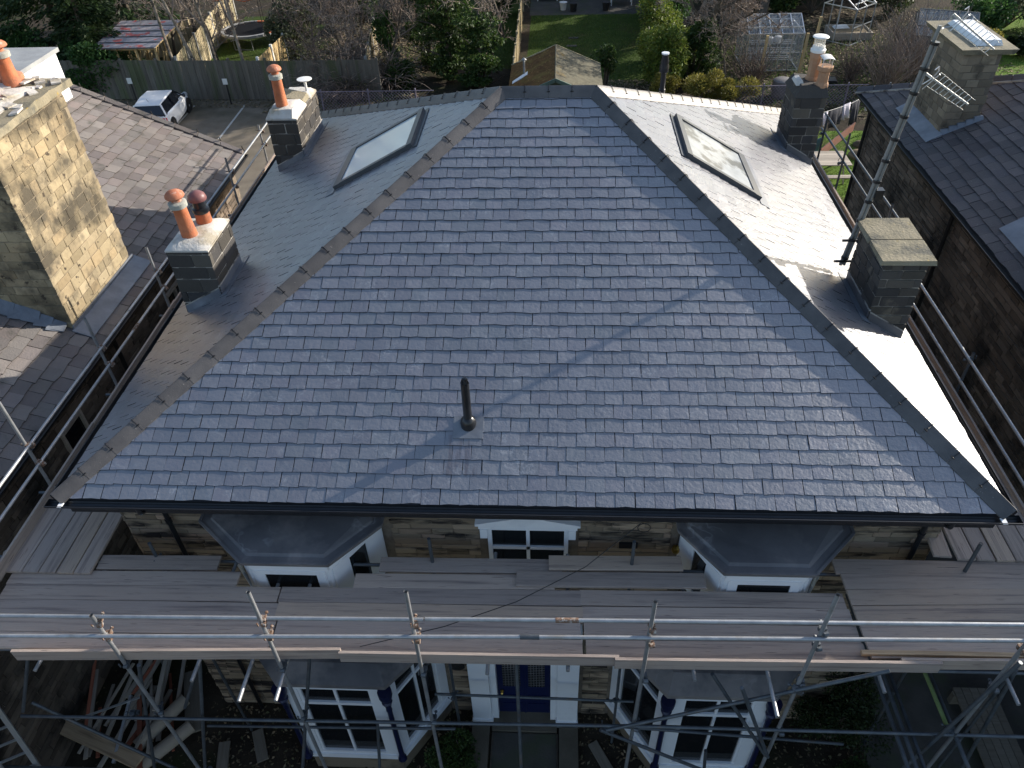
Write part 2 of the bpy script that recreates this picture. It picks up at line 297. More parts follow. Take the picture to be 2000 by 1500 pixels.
# ---------------------------------------------------------------- slating
def slate_mesh(mb, u0b, u1b, u0t, u1t, v0, v1, th, hb, ht, P, rg=.006):
    """one slate in roof coordinates; P maps (u, v, n) to a point"""
    j = lambda: U(-rg, rg)
    tw = U(-.016, .016); um = (u0b + u1b) / 2 + U(-.05, .05) * (u1b - u0b)
    b = [(u0b + j() * .5, v0 + j(), hb), (um, v0 + j(), hb + U(0, .002)), (u1b + j() * .5, v0 + j(), hb)]
    t = [(u1t, v1, ht), (u0t, v1, ht)]
    top = [P(p[0], p[1], p[2] + tw * (p[0] - um)) for p in b + t]; bot = [P(p[0], p[1], p[2] - th + tw * (p[0] - um)) for p in b + t]
    mb.add(top + bot, [(0, 1, 2, 3, 4), (0, 5, 6, 1), (1, 6, 7, 2), (2, 7, 8, 3), (4, 9, 5, 0)]); mb.m[-4:] = [1] * 4
def slating(parent, name, O, u, v, n, uL, uR, vmax, wid, gauge, mat, th=.0095, hb=.0185, nvar=24, individual=None, skip=None, limit=300, rg=.008, edge='slate_edge', seed=3):
    """cover a roof plane with slates; the nearest `limit` ones are objects, the rest one joined part"""
    rr = random.Random(seed); O, u, v, n = V(O), V(u).normalized(), V(v).normalized(), V(n).normalized()
    P = lambda a, b, c: O + u * a + v * b + n * c
    var = []
    lap = gauge * .32; ht = .004
    for k in range(nvar):
        m = MB(); g = .004; slate_mesh(m, -wid / 2 + g, wid / 2 - g, -wid / 2 + g, wid / 2 - g, 0, gauge + lap, th, hb, ht, lambda a, b, c: V((a, b, c)), rg); var.append(m.mesh('slate', [mat, edge]))
    rest = MB(); full = []
    rows = int(vmax / gauge) + 1
    for r in range(rows):
        v0 = r * gauge; v1 = min(v0 + gauge + lap, vmax)
        if v1 - v0 < .03: continue
        a = uL(v0) - wid; off = (r % 2) * wid / 2 + rr.uniform(-.012, .012)
        k = math.floor((a - off) / wid)
        while True:
            c = off + k * wid; k += 1
            lo, hi = c - wid / 2, c + wid / 2
            if lo > uR(v0): break
            l0, l1, r0, r1 = uL(v0), uL(v1), uR(v0), uR(v1)
            if hi < l0: continue
            if skip and skip(P(c, v0 + gauge / 2, 0)): continue
            if lo >= max(l0, l1) and hi <= min(r0, r1) and v1 < vmax: full.append((c, v0)); continue
            g = .004; b0, b1, t0, t1 = max(lo + g, l0), min(hi - g, r0), max(lo + g, l1), min(hi - g, r1)
            if t1 < t0: t0 = t1 = min(max((b0 + b1) / 2, l1), r1)
            if b1 - b0 < .012: continue
            slate_mesh(rest, b0, b1, t0, t1, v0, v1, th, hb + rr.uniform(-.001, .003), ht, P, rg)
    cp = cam_o.matrix_world.translation
    inv = cam_o.matrix_world.inverted(); fx = cam.lens / 36
    def size(q):
        p = inv @ P(q[0], q[1] + gauge / 2, 0); z = -p.z
        if z <= 0: return 0
        x, y = p.x / z * fx, p.y / z * fx
        if abs(x) > .53 or abs(y) > .41: return 0
        d = (cp - P(q[0], q[1], 0)); return abs(d.normalized().dot(n)) / d.length ** 2
    full.sort(key=lambda q: -size(q))
    for i, q in enumerate(full):
        dn = rr.uniform(-.0012, .003)
        if i < limit and size(q) > 0:
            base = frame(P(q[0] + rr.uniform(-.003, .003), q[1] + rr.uniform(-.006, .006), dn), u, v, n)
            base = base @ Matrix.Rotation(rr.uniform(-.008, .008), 4, 'Z') @ Matrix.Rotation(rr.uniform(-.011, .011), 4, 'Y')
            link('slate', var[rr.randrange(nvar)], parent, base)
        else:
            g = .004; du = rr.uniform(-.003, .003); dv = rr.uniform(-.006, .006)
            slate_mesh(rest, q[0] - wid / 2 + g + du, q[0] + wid / 2 - g + du, q[0] - wid / 2 + g, q[0] + wid / 2 - g, q[1] + dv, q[1] + gauge + lap, th, hb + dn, ht, P, rg)
    return rest

def stone_courses(mb, O, u, v, n, width, height, ch=(.1, .16), sl=(.25, .6), gap=.012, proud=.018, holes=(), rr=None, pieces=None):
    """coursed stones on a wall; holes = (u0, u1, v0, v1). pieces collects the boxes instead of joining them"""
    rr = rr or random.Random(5); O, u, v, n = V(O), V(u), V(v), V(n); z = 0
    while z < height - .03:
        h = min(rr.uniform(*ch), height - z); x = rr.uniform(-.25, 0)
        while x < width:
            w = rr.uniform(*sl); a, b = max(x, 0), min(x + w, width); x += w
            if b - a < .04: continue
            segs = [(a, b)]
            for (h0, h1, k0, k1) in holes:
                if z + h > k0 + .01 and z < k1 - .01:
                    ns = []
                    for (s0, s1) in segs:
                        if s1 <= h0 or s0 >= h1: ns.append((s0, s1))
                        else:
                            if h0 - s0 > .04: ns.append((s0, h0))
                            if s1 - h1 > .04: ns.append((h1, s1))
                    segs = ns
            for (s0, s1) in segs:
                d = proud + rr.uniform(-.01, .012)
                if pieces is not None: pieces.append((s0 + gap / 2, s1 - gap / 2, z + gap / 2, z + h - gap / 2, d)); continue
                j = lambda: rr.uniform(-.006, .006)
                f = [(s0 + gap / 2 + j(), z + gap / 2 + j()), (s1 - gap / 2 + j(), z + gap / 2 + j()), (s1 - gap / 2 + j(), z + h - gap / 2 + j()), (s0 + gap / 2 + j(), z + h - gap / 2 + j())]
                tilt = rr.uniform(-.005, .005)
                top = [O + u * p[0] + v * p[1] + n * (d + (tilt if k in (0, 1) else -tilt)) for k, p in enumerate(f)]; bot = [O + u * p[0] + v * p[1] + n * -.01 for p in f]
                mb.add(bot + top, [(4, 5, 6, 7), (0, 1, 5, 4), (1, 2, 6, 5), (2, 3, 7, 6), (3, 0, 4, 7)])
        z += h
    return mb
def stone_objects(parent, boxes, O, u, v, n, meshes, rr, name='stone'):
    O, u, v, n = V(O), V(u), V(v), V(n)
    for (a, b, c, d, p) in boxes:
        m = frame(O + u * (a + b) / 2 + v * (c + d) / 2 + n * (p - .05), u, v, n) @ Matrix.Diagonal((b - a, d - c, .1, 1))
        link(name, meshes[rr.randrange(len(meshes))], parent, m)
def masonry_stack(parent, x0, x1, y0, y1, z0, z1, ch, sl, mat, mortar, seed, faces='FRLB', name='chimney', gap=.014, jit=.06, proud=.012):
    """a chimney shaft: mortar core (returned) with every stone an object of its own"""
    core = MB().box(x0, y0, z0, x1, y1, z1).build(name, mortar, parent)
    rr = random.Random(seed); ms = blocks(6, jit, mat); z = z0; k = 0
    while z < z1 - .02:
        h = rr.uniform(*ch)
        if z + h > z1 - .06: h = z1 - z
        for fc in faces:
            run = (k % 2 == 0) == (fc in 'FB')       # this course runs through the corner on this face
            if fc in 'FB': O = V((x0, y0 if fc == 'F' else y1, z)); u = V((1, 0, 0)); wd = x1 - x0; n = V((0, -1 if fc == 'F' else 1, 0))
            else: O = V((x1 if fc == 'R' else x0, y0, z)); u = V((0, 1, 0)); wd = y1 - y0; n = V((1 if fc == 'R' else -1, 0, 0))
            a, b = (-proud, wd + proud) if run else (.1, wd - .1)
            nst = max(1, round((b - a) / rr.uniform(*sl))); cuts = [a] + sorted(a + (b - a) * (i + rr.uniform(-.18, .18)) / nst for i in range(1, nst)) + [b]
            if fc in 'BL' : n2 = n
            for i in range(nst):
                s0, s1 = cuts[i] + (gap / 2 if i else 0), cuts[i + 1] - (gap / 2 if i < nst - 1 else 0)
                d = proud + rr.uniform(-.004, .008)
                uu = u if (u.cross(V((0, 0, 1))).dot(n) > 0) else -u
                c = O + u * ((s0 + s1) / 2) + V((0, 0, h / 2)) + n * (d - .055)
                m = frame(c, uu, V((0, 0, 1)), n) @ Matrix.Diagonal((s1 - s0, h - gap, .11, 1))
                link('stone', ms[rr.randrange(6)], core, m)
        z += h; k += 1
    return core

# ================================================================ GROUND
G = -6.4
structure('ground', MB().quad((-150, -60, G), (150, -60, G), (150, 160, G), (-150, 160, G)), 'soil')
def sheet(name, pts, z, mat, **kw):
    return structure(name, MB().add([(x, y, z) for x, y in pts], [tuple(range(len(pts)))]), mat, **kw)
sheet('parking_lot', [(-30, 14), (-8.6, 14), (-8.6, 31.6), (-30, 32.4)], G + .004, 'asphalt')
mk = MB()
for x in (-22.9, -20.3, -17.68, -15.07, -12.45):
    mk.quad((x - .05, 27, G + .008), (x + .05, 27, G + .008), (x - .05, 31.2, G + .008), (x - .15, 31.2, G + .008))
structure('parking_marking', mk, 'road_paint')
sheet('lawn', [(-1.2, 33.2), (5.6, 33.2), (5.6, 46), (-1.2, 46)], G + .004, 'grass')
sheet('side_lawn', [(9.2, 15), (15.2, 15), (15.5, 27.2), (9.2, 27.2)], G + .004, 'grass_bright')
sheet('far_lawn', [(22, 31), (44, 31), (44, 50), (24, 44)], G + .004, 'grass_bright')
sheet('trampoline_lawn', [(-19.4, 33), (-14.2, 33), (-14.2, 47), (-20.2, 47)], G + .004, 'grass')
sheet('conifer_lawn', [(-6.5, 36), (-1.9, 36), (-1.9, 50), (-6.5, 50)], G + .004, 'grass')
sheet('holly_lawn', [(-13.6, 33), (-10.3, 33), (-10.3, 42), (-14, 42)], G + .004, 'grass')
sheet('patio', [(-1.3, 46), (7, 46), (7, 52), (-1.3, 52)], G + .006, 'flag')
sheet('side_passage', [(6.0, -8), (9.7, -8), (9.7, 14), (6.0, 14)], G + .004, 'flag')

# ================================================================ MAIN HOUSE
X1, RL, RR_, RY, H, D = 6.1, -.445, 1.103, 6.366, 2.96, 12.97
WX, WY = 5.72, .45
house = thing('stone_house', 'stone house with new blue grey slate hipped roof and white bay windows', 'house', (0, 6, G))
deck = MB()
ap, bp = (RL, RY, H), (RR_, RY, H); c0, c1, c2, c3 = (-X1, 0, 0), (X1, 0, 0), (X1, D, 0), (-X1, D, 0)
deck.add([ap, bp, c0, c1, c2, c3], [(2, 3, 1, 0), (3, 4, 1), (4, 5, 0, 1), (5, 2, 0), (5, 4, 3, 2)])
deck.v = [(x, y, z - .012) for x, y, z in deck.v]
roof = deck.build('roof', 'underlay', house)
# slates of the three visible slopes, and a coarser joined cover on the rear slope
fl = math.hypot(RY, H); gz = .2018
rF = slating(roof, 'F', (-X1, 0, 0), (1, 0, 0), (0, RY / fl, H / fl), (0, -H / fl, RY / fl),
             lambda v: (RL + X1) * v / fl, lambda v: 2 * X1 - (X1 - RR_) * v / fl, fl, .2495, gz, 'slate', seed=3)
ll = math.hypot(X1 + RL, H)
rL = slating(roof, 'L', (-X1, D, 0), (0, -1, 0), ((X1 + RL) / ll, 0, H / ll), (-H / ll, 0, (X1 + RL) / ll),
             lambda v: (D - RY) * v / ll, lambda v: D - RY * v / ll, ll, .25, .2, 'slate', limit=0, seed=4)
lr = math.hypot(X1 - RR_, H)
rR = slating(roof, 'R', (X1, 0, 0), (0, 1, 0), (-(X1 - RR_) / lr, 0, H / lr), (H / lr, 0, (X1 - RR_) / lr),
             lambda v: RY * v / lr, lambda v: D - (D - RY) * v / lr, lr, .25, .2, 'slate', limit=0, seed=5)
lb = math.hypot(D - RY, H)
rB = slating(roof, 'B', (X1, D, 0), (-1, 0, 0), (0, -(D - RY) / lb, H / lb), (0, H / lb, (D - RY) / lb),
             lambda v: (X1 - RR_) * v / lb, lambda v: 2 * X1 - (X1 + RL) * v / lb, lb, .25, .2, 'slate', limit=0, seed=6)
for r_ in (rF, rL, rR, rB): r_.build('slates', ['slate', 'slate_edge'], roof, kind='stuff')
# hip and ridge tiles
def angle_tile_mesh(d, wa, wb, L, w=.155, t=.016, lift=.085):
    """V shaped tile running along d (unit), wings along wa and wb (unit, down the slopes)"""
    d, wa, wb = V(d), V(wa), V(wb); up = -(wa + wb).normalized(); m = MB()
    sec = [wa * w + up * .004, wa * w * .5 + up * lift * .62, wa * w * .22 + up * lift * .92, up * lift, wb * w * .22 + up * lift * .92, wb * w * .5 + up * lift * .62, wb * w + up * .004]
    top = sec; bot = [p - up * t for p in sec]; n = len(sec); vs = []
    for k in (0, 1):
        off = d * (L * k); vs += [p + off + up * (.003 if k == 0 else 0) for p in top] + [p + off + up * (.003 if k == 0 else 0) for p in bot]
    f = []
    for i in range(n - 1):
        f += [(i, i + 1, 2 * n + i + 1, 2 * n + i), (n + i, 3 * n + i, 3 * n + i + 1, n + i + 1), (i, n + i, n + i + 1, i + 1), (2 * n + i, 2 * n + i + 1, 3 * n + i + 1, 3 * n + i)]
    f += [(0, 2 * n, 3 * n, n), (n - 1, 2 * n - 1, 4 * n - 1, 3 * n - 1)]
    return m.add(vs, f)
def clip_mesh(d, wa, wb, w=.163):
    d, wa, wb = V(d), V(wa), V(wb); up = -(wa + wb).normalized(); m = MB()
    l = .092; pts = [wa * w + up * .012, wa * w * .5 + up * (l * .62 + .007), wa * w * .22 + up * (l * .92 + .007), up * (l + .007), wb * w * .22 + up * (l * .92 + .007), wb * w * .5 + up * (l * .62 + .007), wb * w + up * .012]
    for a, b in zip(pts[1:-1], pts[2:-1]): m.bar(a, b, .01, .008, up=d)
    for wv in (wa, wb):
        m.bar(wv * w * .55 + up * l * .56 - d * .025, wv * w * .55 + up * l * .56 + d * .025, .016, .012, up=up)
    return m
def tile_line(A, B, na, nb, mat, L=.45, start=.0, clips=True, name='hip_tile'):
    """tiles from B (upper) down to A; na, nb = outward normals of the two slopes"""
    A, B = V(A), V(B); d = (B - A).normalized(); na, nb = V(na).normalized(), V(nb).normalized()
    wa = d.cross(na); wb = d.cross(nb)
    if wa.dot(nb) > 0: wa = -wa
    if wb.dot(na) > 0: wb = -wb
    if wa.z > 0: wa = -wa
    if wb.z > 0: wb = -wb
    tot = (B - A).length; n = max(1, round(tot / L)); L = tot / n; me = angle_tile_mesh(d, wa, wb, L - .004).mesh(name, mat, True); cl = clip_mesh(d, wa, wb).mesh('tile_clip', 'black_plastic')
    for k in range(n):
        p = A + d * (k * L); link(name, me, roof, Matrix.Translation(p + V((0, 0, .022))) )
        if clips and k: link('tile_clip', cl, roof, Matrix.Translation(p + V((0, 0, .024))))
nF, nL, nR, nB = (0, -H / fl, RY / fl), (-H / ll, 0, (X1 + RL) / ll), (H / lr, 0, (X1 - RR_) / lr), (0, H / lb, (D - RY) / lb)
tile_line(c0, ap, nF, nL, 'hip_tile'); tile_line(c1, bp, nF, nR, 'hip_tile')
tile_line(c3, ap, nL, nB, 'hip_tile'); tile_line(c2, bp, nR, nB, 'hip_tile')
tile_line(ap, bp, nF, nB, 'hip_tile', L=.39, name='ridge_tile')
# walls, soffit, gutters
walls = MB().box(-WX, WY + .02, G, WX, D - WY, -.16).build('wall', 'mortar_dark', house)
pcs = []
holes = [(WX - .58, WX + .82, 4.6, 5.6), (WX - 1.0, WX + 1.0, 0, 2.5), (WX - 4.45, WX - 1.85, 4.6, 5.62), (WX + 2.12, WX + 4.45, 4.6, 5.62), (WX - 4.3, WX - 1.35, 0, 3.05), (WX + 1.45, WX + 4.4, 0, 3.05)]
upm = MB(); up_pieces = []
stone_courses(None, (-WX, WY + .02, G), (1, 0, 0), (0, 0, 1), (0, -1, 0), 2 * WX, 6.16, ch=(.085, .14), sl=(.22, .62), gap=.013, proud=.014, holes=holes, rr=random.Random(9), pieces=up_pieces)
sms = blocks(8, .05, 'stone_warm', .06)
top_p = sorted(up_pieces, key=lambda b: -b[2])
stone_objects(walls, top_p[:290], (-WX, WY + .02, G), (1, 0, 0), (0, 0, 1), (0, -1, 0), sms, rnd)
for (a, b, c, d_, p) in top_p[290:]: upm.box(-WX + a, WY + .02 - p, G + c, -WX + b, WY + .03, G + d_)
for sx in (-1, 1): stone_courses(upm, (sx * WX, WY + .02 if sx > 0 else D - WY, G), (0, sx, 0), (0, 0, 1), (sx, 0, 0), D - 2 * WY, 6.16, ch=(.1, .16), rr=random.Random(12))
upm.build('wall_stones', 'stone_warm', walls, kind='stuff')
MB().box(-X1 + .05, .02, -.16, X1 - .05, D - .02, -.13).build('soffit', 'black_iron', house)
fm = MB().box(-X1 + .12, -.005, -.26, X1 - .12, .03, -.02); fm.box(-X1 - .005, .1, -.24, -X1 + .03, D - .1, -.02); fm.box(X1 - .03, .1, -.24, X1 + .005, D - .1, -.02); fm.build('fascia', 'black_plastic', house)
def gutter(a, b, out, w=.115, t=.006, n=7):
    a, b, out = V(a), V(b), V(out); m = MB(); pts = []
    for k in range(n + 1):
        th = math.pi * k / n; pts.append(out * (w / 2 - w / 2 * math.cos(th)) + V((0, 0, -.075 * math.sin(th))))
    inn = [p * 1 + V((0, 0, t)) for p in pts]
    vs = [a + p for p in pts] + [b + p for p in pts]; q = n + 1
    f = [(k, k + 1, q + k + 1, q + k) for k in range(n)]
    m.add(vs, f); m.add([a + p + V((0, 0, t)) for p in pts] + [b + p + V((0, 0, t)) for p in pts], [(k + 1, k, q + k, q + k + 1) for k in range(n)])
    m.bar(a + out * w, b + out * w, .012, .012)
    for e in (a, b): m.add([e + p for p in pts], [tuple(range(q))])
    return m
gutter((-X1 - .1, -.006, -.012), (X1 + .1, -.006, -.012), (0, -1, 0), .13).build('gutter', 'black_plastic', house)
gutter((-X1 - .006, D, -.012), (-X1 - .006, .05, -.012), (-1, 0, 0), .1).build('gutter', 'black_plastic', house)
gutter((X1 + .006, .05, -.012), (X1 + .006, D, -.012), (1, 0, 0), .1).build('gutter', 'black_plastic', house)
for sx, xx in ((-1, -5.0), (1, 5.42)):
    dp = MB(); dp.path([(xx, -.06, -.08), (xx, -.05, -.2), (xx, WY - .09, -.5), (xx, WY - .09, G)], .036, 10)
    for zz in (-.9, -2.6, -4.4): dp.tube((xx, WY - .09, zz), (xx, WY - .09, zz + .07), .048, n=10)
    dp.build('downpipe', 'black_plastic', house, True)
for xx in (-6.02, 5.95): MB().box(xx, -.145, -.02, xx + .06, -.05, -.006).build('gutter_clip', 'zinc', house)
# vent pipe through the front slope
vx, vy = -.68, 1.0; vz = vy * H / RY
vp = MB(); vp.lathe((vx, vy, vz), [(.105, -.03), (.108, .05), (.1, .1), (.075, .135), (.058, .15), (.056, .72), (.05, .735), (.05, .745)], 18); ventp = vp.build('vent_pipe', 'black_plastic', roof, True)
cg = MB()
for k in range(8):
    t = k * math.pi / 4; cg.bar((vx + .052 * math.cos(t), vy + .052 * math.sin(t), vz + .735), (vx + .03 * math.cos(t), vy + .03 * math.sin(t), vz + .81), .012, .012)
cg.lathe((vx, vy, vz + .805), [(.034, 0), (.03, .014), (.012, .02)], 12); cg.build('vent_cage', 'black_plastic', roof)
vfr = frame(V((vx, vy, vz)), V((1, 0, 0)), V((0, RY / fl, H / fl)), V(nF))
fs_ = MB().box(-.2, -.2, .012, .2, .12, .026); fs_.v = [tuple(vfr @ V(p)) for p in fs_.v]; fs_.build('pipe_flashing', 'lead', roof)
# roof lights
def roof_light(P0, u, v, n, du, dv, pane):
    """P0 = upper/left corner, u along the eave, v down the slope"""
    F = frame(V(P0), V(u), V(v), V(n)); t = lambda m: (setattr(m, 'v', [tuple(F @ V(p)) for p in m.v]), m)[1]
    m = MB(); w = .085
    m.box(-.02, -.02, -.03, du + .02, w, .1); m.box(-.02, dv - w - .01, -.03, du + .02, dv + .05, .085); m.box(-.02, w, -.03, w - .01, dv - w - .01, .09); m.box(du - w + .01, w, -.03, du + .02, dv - w - .01, .09)
    m.box(-.06, -.1, .02, du + .06, -.02, .03)
    fr = t(m).build('roof_light', 'grey_frame', roof)
    g = t(MB().box(w - .01, w, .05, du - w + .01, dv - w - .01, .066)).build('roof_light_pane', pane, roof)
    sk = MB().box(-.14, dv + .05, .019, du + .14, dv + .24, .027); t(sk).build('lead_apron', 'lead', roof)
vL = V((-(X1 + RL) / ll, 0, -H / ll)); vR = V(((X1 - RR_) / lr, 0, -H / lr))
roof_light((-1.98, 6.05, .5234 * (X1 - 1.98)), (0, 1, 0), vL, nL, 1.58, 1.62, 'sky_pane')
roof_light((2.6, 5.76, .5924 * (X1 - 2.6)), (0, 1, 0), vR, nR, 1.66, 1.5, 'tree_reflect_pane')
# black flue on the rear slope
fl_m = MB(); fz = H * (D - 11.0) / (D - RY)
fl_m.lathe((2.82, 11.0, fz - .1), [(.07, 0), (.07, .55), (.06, .56), (.06, .9), (.1, .93), (.105, 1.05), (.085, 1.1), (.095, 1.14), (.07, 1.26), (.075, 1.3)], 16); fl_m.build('flue', 'black_plastic', roof, True)
MB().lathe((2.82, 11.0, fz + 1.2), [(.08, 0), (.085, .03), (.02, .035)], 16).build('flue_cap', 'zinc', roof, True)

# chimneys of the house
def pot(parent, x, y, z, h, r=.11, kind='plain', lean=(0, 0), mat='terracotta', cap='terra_light'):
    A = V((lean[0], lean[1], 1)); c = V((x, y, z))
    MB().lathe(c, [(r * 1.18, -.03), (r * 1.12, .0), (r * .98, h * .5), (r * .92, h), (r * .7, h + .005)], 20, A).build('chimney_pot', mat, parent, True)
    top = c + A.normalized() * h
    MB().lathe(top, [(r * 1.0, -.05), (r * 1.22, -.045), (r * 1.25, .03), (r * 1.05, .045), (r * .7, .05)], 20, A).build('pot_rim', 'lichen', parent, True)
    MB().lathe(top + A.normalized() * .05, [(r * .66, -.02), (r * .7, .05), (r * 1.2, .065), (r * 1.32, .085), (r * 1.24, .12), (r * .95, .155), (r * .5, .178), (r * .05, .185)], 20, A).build('pot_cap', cap, parent, True)
def flaunch(parent, x0, x1, y0, y1, z, h, mat='cement', inset=.16, rr=rnd):
    n = 7; vs = []; fs = []
    for j in range(n + 1):
        for i in range(n + 1):
            a, b = i / n, j / n; e = min(a, 1 - a, b, 1 - b)
            vs.append((x0 + (x1 - x0) * a, y0 + (y1 - y0) * b, z + min(1, e / inset) * h + (rr.uniform(-.012, .012) if e > 0 else rr.uniform(-.006, .006))))
    for j in range(n):
        for i in range(n): k = j * (n + 1) + i; fs.append((k, k + 1, k + n + 2, k + n + 1))
    m = MB().add(vs, fs); m.box(x0, y0, z - .03, x1, y1, z - .008)
    return m.build('flaunching', mat, parent, True)
def chim_flash(parent, x0, x1, y0, y1, slope, side, zf):
    """lead round a chimney: apron in front, stepped soakers and a back gutter. zf(x) = roof height"""
    e = .022; m = MB(); xu, xd = (x1, x0) if side < 0 else (x0, x1)      # xu = uphill side
    hh = .15
    for yy, yo in ((y0 - e, y0 + .005), (y1 - .005, y1 + e)):
        p = [(xd, yy, zf(xd) - .03), (xu, yy, zf(xu) - .03), (xu, yy, zf(xu) + hh), (xd, yy, zf(xd) + hh)]; q = [(a, yo, b) for a, _, b in p]
        m.hexa(p, q)
    xo = xu + (e if side < 0 else -e)
    m.hexa([(xu, y0, zf(xu) - .02), (xo, y0, zf(xu) - .02), (xo, y1, zf(xu) - .02), (xu, y1, zf(xu) - .02)], [(xu, y0, zf(xu) + hh + .03), (xo, y0, zf(xu) + hh + .03), (xo, y1, zf(xu) + hh + .03), (xu, y1, zf(xu) + hh + .03)])
    m.build('flashing', 'lead_dark' if side > 0 else 'lead', parent)
    m2 = MB(); xo2 = xu + (.14 if side < 0 else -.14); up = .03
    m2.hexa([(xu, y0 - .1, zf(xu) + .012), (xo2, y0 - .1, zf(xo2) + .012), (xo2, y1 + .1, zf(xo2) + .012), (xu, y1 + .1, zf(xu) + .012)], [(xu, y0 - .1, zf(xu) + up), (xo2, y0 - .1, zf(xo2) + up), (xo2, y1 + .1, zf(xo2) + up), (xu, y1 + .1, zf(xu) + up)])
    m2.build('back_gutter', 'lead', parent)
    m3 = MB(); e2 = .012
    for yy in (y0 - e - .006,):
        m3.hexa([(xd, yy, zf(xd) + hh), (xu, yy, zf(xu) + hh), (xu, yy + .02, zf(xu) + hh), (xd, yy + .02, zf(xd) + hh)], [(xd, yy, zf(xd) + hh + .02), (xu, yy, zf(xu) + hh + .02), (xu, yy + .02, zf(xu) + hh + .02), (xd, yy + .02, zf(xd) + hh + .02)])
    m3.box(min(xu, xo) - .004, y0 - .02, zf(xu) + hh + .03, max(xu, xo) + .004, y1 + .02, zf(xu) + hh + .05)
    m3.build('pointing', 'mortar_pale', parent)
zl = lambda x: .5234 * (x + X1); zr = lambda x: .5924 * (X1 - x)
c_fl = masonry_stack(house, -5.72, -5.05, 3.95, 4.95, -.3, 1.4, (.2, .25), (.3, .45), 'stone_sooty', 'mortar_pale', 21)
flaunch(c_fl, -5.74, -5.03, 3.93, 4.97, 1.41, .1)
pot(c_fl, -5.42, 4.27, 1.48, .58, .115, lean=(-.03, -.03)); chim_flash(c_fl, -5.72, -5.05, 3.95, 4.95, .52, -1, zl)
MB().lathe((-5.33, 4.7, 1.48), [(.13, 0), (.12, .22), (.1, .225)], 20).build('chimney_pot', 'terracotta', c_fl, True)
MB().lathe((-5.33, 4.7, 1.7), [(.12, -.02), (.135, 0), (.135, .06), (.1, .075), (.095, .2), (.13, .21), (.145, .235), (.13, .29), (.08, .33), (.01, .345)], 20).build('cowl', ['black_plastic'], c_fl, True)
MB().lathe((-5.33, 4.7, 1.905), [(.146, 0), (.15, .03), (.134, .085), (.085, .13), (.01, .148)], 20).build('cowl_top', 'cowl_maroon', c_fl, True)
c_bl = masonry_stack(house, -5.66, -5.03, 9.28, 10.95, -.3, 1.42, (.19, .25), (.3, .48), 'stone_sooty', 'mortar_pale', 22)
flaunch(c_bl, -5.68, -5.01, 9.26, 10.1, 1.43, .17)
pot(c_bl, -5.38, 9.6, 1.58, .62, .115)
flaunch(c_bl, -5.68, -5.01, 10.45, 10.97, 1.43, .1)
tb = MB().hexa([(-5.68, 10.1, 1.43), (-5.05, 10.1, 1.43), (-5.05, 10.5, 1.43), (-5.68, 10.5, 1.43)], [(-5.66, 10.1, 1.6), (-5.09, 10.1, 1.52), (-5.09, 10.5, 1.54), (-5.66, 10.5, 1.66)]); tb.build('capping_slab', 'cap_stone', c_bl)
MB().lathe((-5.12, 10.62, 1.5), [(.03, 0), (.03, .26), (.05, .27), (.15, .275), (.165, .285), (.165, .297), (.03, .31)], 24, (0, 0, 1)).build('disc_cowl', 'white_metal', c_bl, True)
chim_flash(c_bl, -5.66, -5.03, 9.28, 10.95, .52, -1, zl)
c_br = masonry_stack(house, 5.47, 6.08, 9.86, 10.75, -.35, 1.52, (.16, .2), (.26, .42), 'stone_sooty', 'mortar_mid', 23)
MB().hexa([(5.43, 9.82, 1.52), (6.12, 9.82, 1.52), (6.12, 10.79, 1.52), (5.43, 10.79, 1.52)], [(5.55, 9.95, 1.74), (6.06, 9.95, 1.7), (6.06, 10.7, 1.7), (5.55, 10.7, 1.74)]).build('flaunching', 'stone_sooty', c_br)
MB().hexa([(5.46, 10.05, 1.7), (5.62, 10.05, 1.7), (5.6, 10.5, 1.7), (5.47, 10.5, 1.7)], [(5.5, 10.1, 1.77), (5.6, 10.1, 1.78), (5.58, 10.45, 1.79), (5.5, 10.45, 1.77)]).build('mortar_patch', 'cement', c_br)
def hexpot(par, x, y, z, h, r, flare):
    m = MB(); m.lathe((x, y, z), [(r * 1.1, 0), (r * 1.08, .05), (r * .9, .1), (r * .86, h * .7), (r * .9, h * .74), (r * flare, h * .8), (r * flare * 1.05, h * .98), (r * flare * .96, h), (r * .7, h)], 8); return m.build('chimney_pot', 'buff_clay', par)
hexpot(c_br, 5.86, 10.38, 1.7, .58, .14, 1.0)
MB().lathe((5.86, 10.38, 2.28), [(.15, 0), (.155, .05), (.13, .07), (.125, .12), (.1, .13)], 20).build('cowl_base', 'white_metal', c_br, True)
cm = MB()
for k in range(14):
    t = 2 * math.pi * k / 14; cm.bar((5.86 + .105 * math.cos(t), 10.38 + .105 * math.sin(t), 2.4), (5.86 + .105 * math.cos(t), 10.38 + .105 * math.sin(t), 2.56), .008, .008)
for zz in (2.44, 2.48, 2.52):
    for k in range(14):
        t, t2 = 2 * math.pi * k / 14, 2 * math.pi * (k + 1) / 14; cm.bar((5.86 + .106 * math.cos(t), 10.38 + .106 * math.sin(t), zz), (5.86 + .106 * math.cos(t2), 10.38 + .106 * math.sin(t2), zz), .007, .007)
cm.build('cowl_mesh', 'cream_metal', c_br)
MB().lathe((5.86, 10.38, 2.56), [(.155, 0), (.165, .012), (.15, .03), (.02, .045)], 24).build('cowl_top', 'white_metal', c_br, True)
hexpot(c_br, 5.98, 10.06, 1.68, .42, .13, 1.22)
gm = MB()
for sx, sy in ((-1, -1), (1, -1), (1, 1), (-1, 1)): gm.bar((5.98 + sx * .1, 10.06 + sy * .1, 2.06), (5.98 + sx * .09, 10.06 + sy * .09, 2.25), .014, .006)
for k in range(9): gm.bar((5.89 + k * .022, 9.97, 2.12), (5.89 + k * .022, 9.97, 2.22), .006, .006)
gm.build('cowl_legs', 'aluminium', c_br)
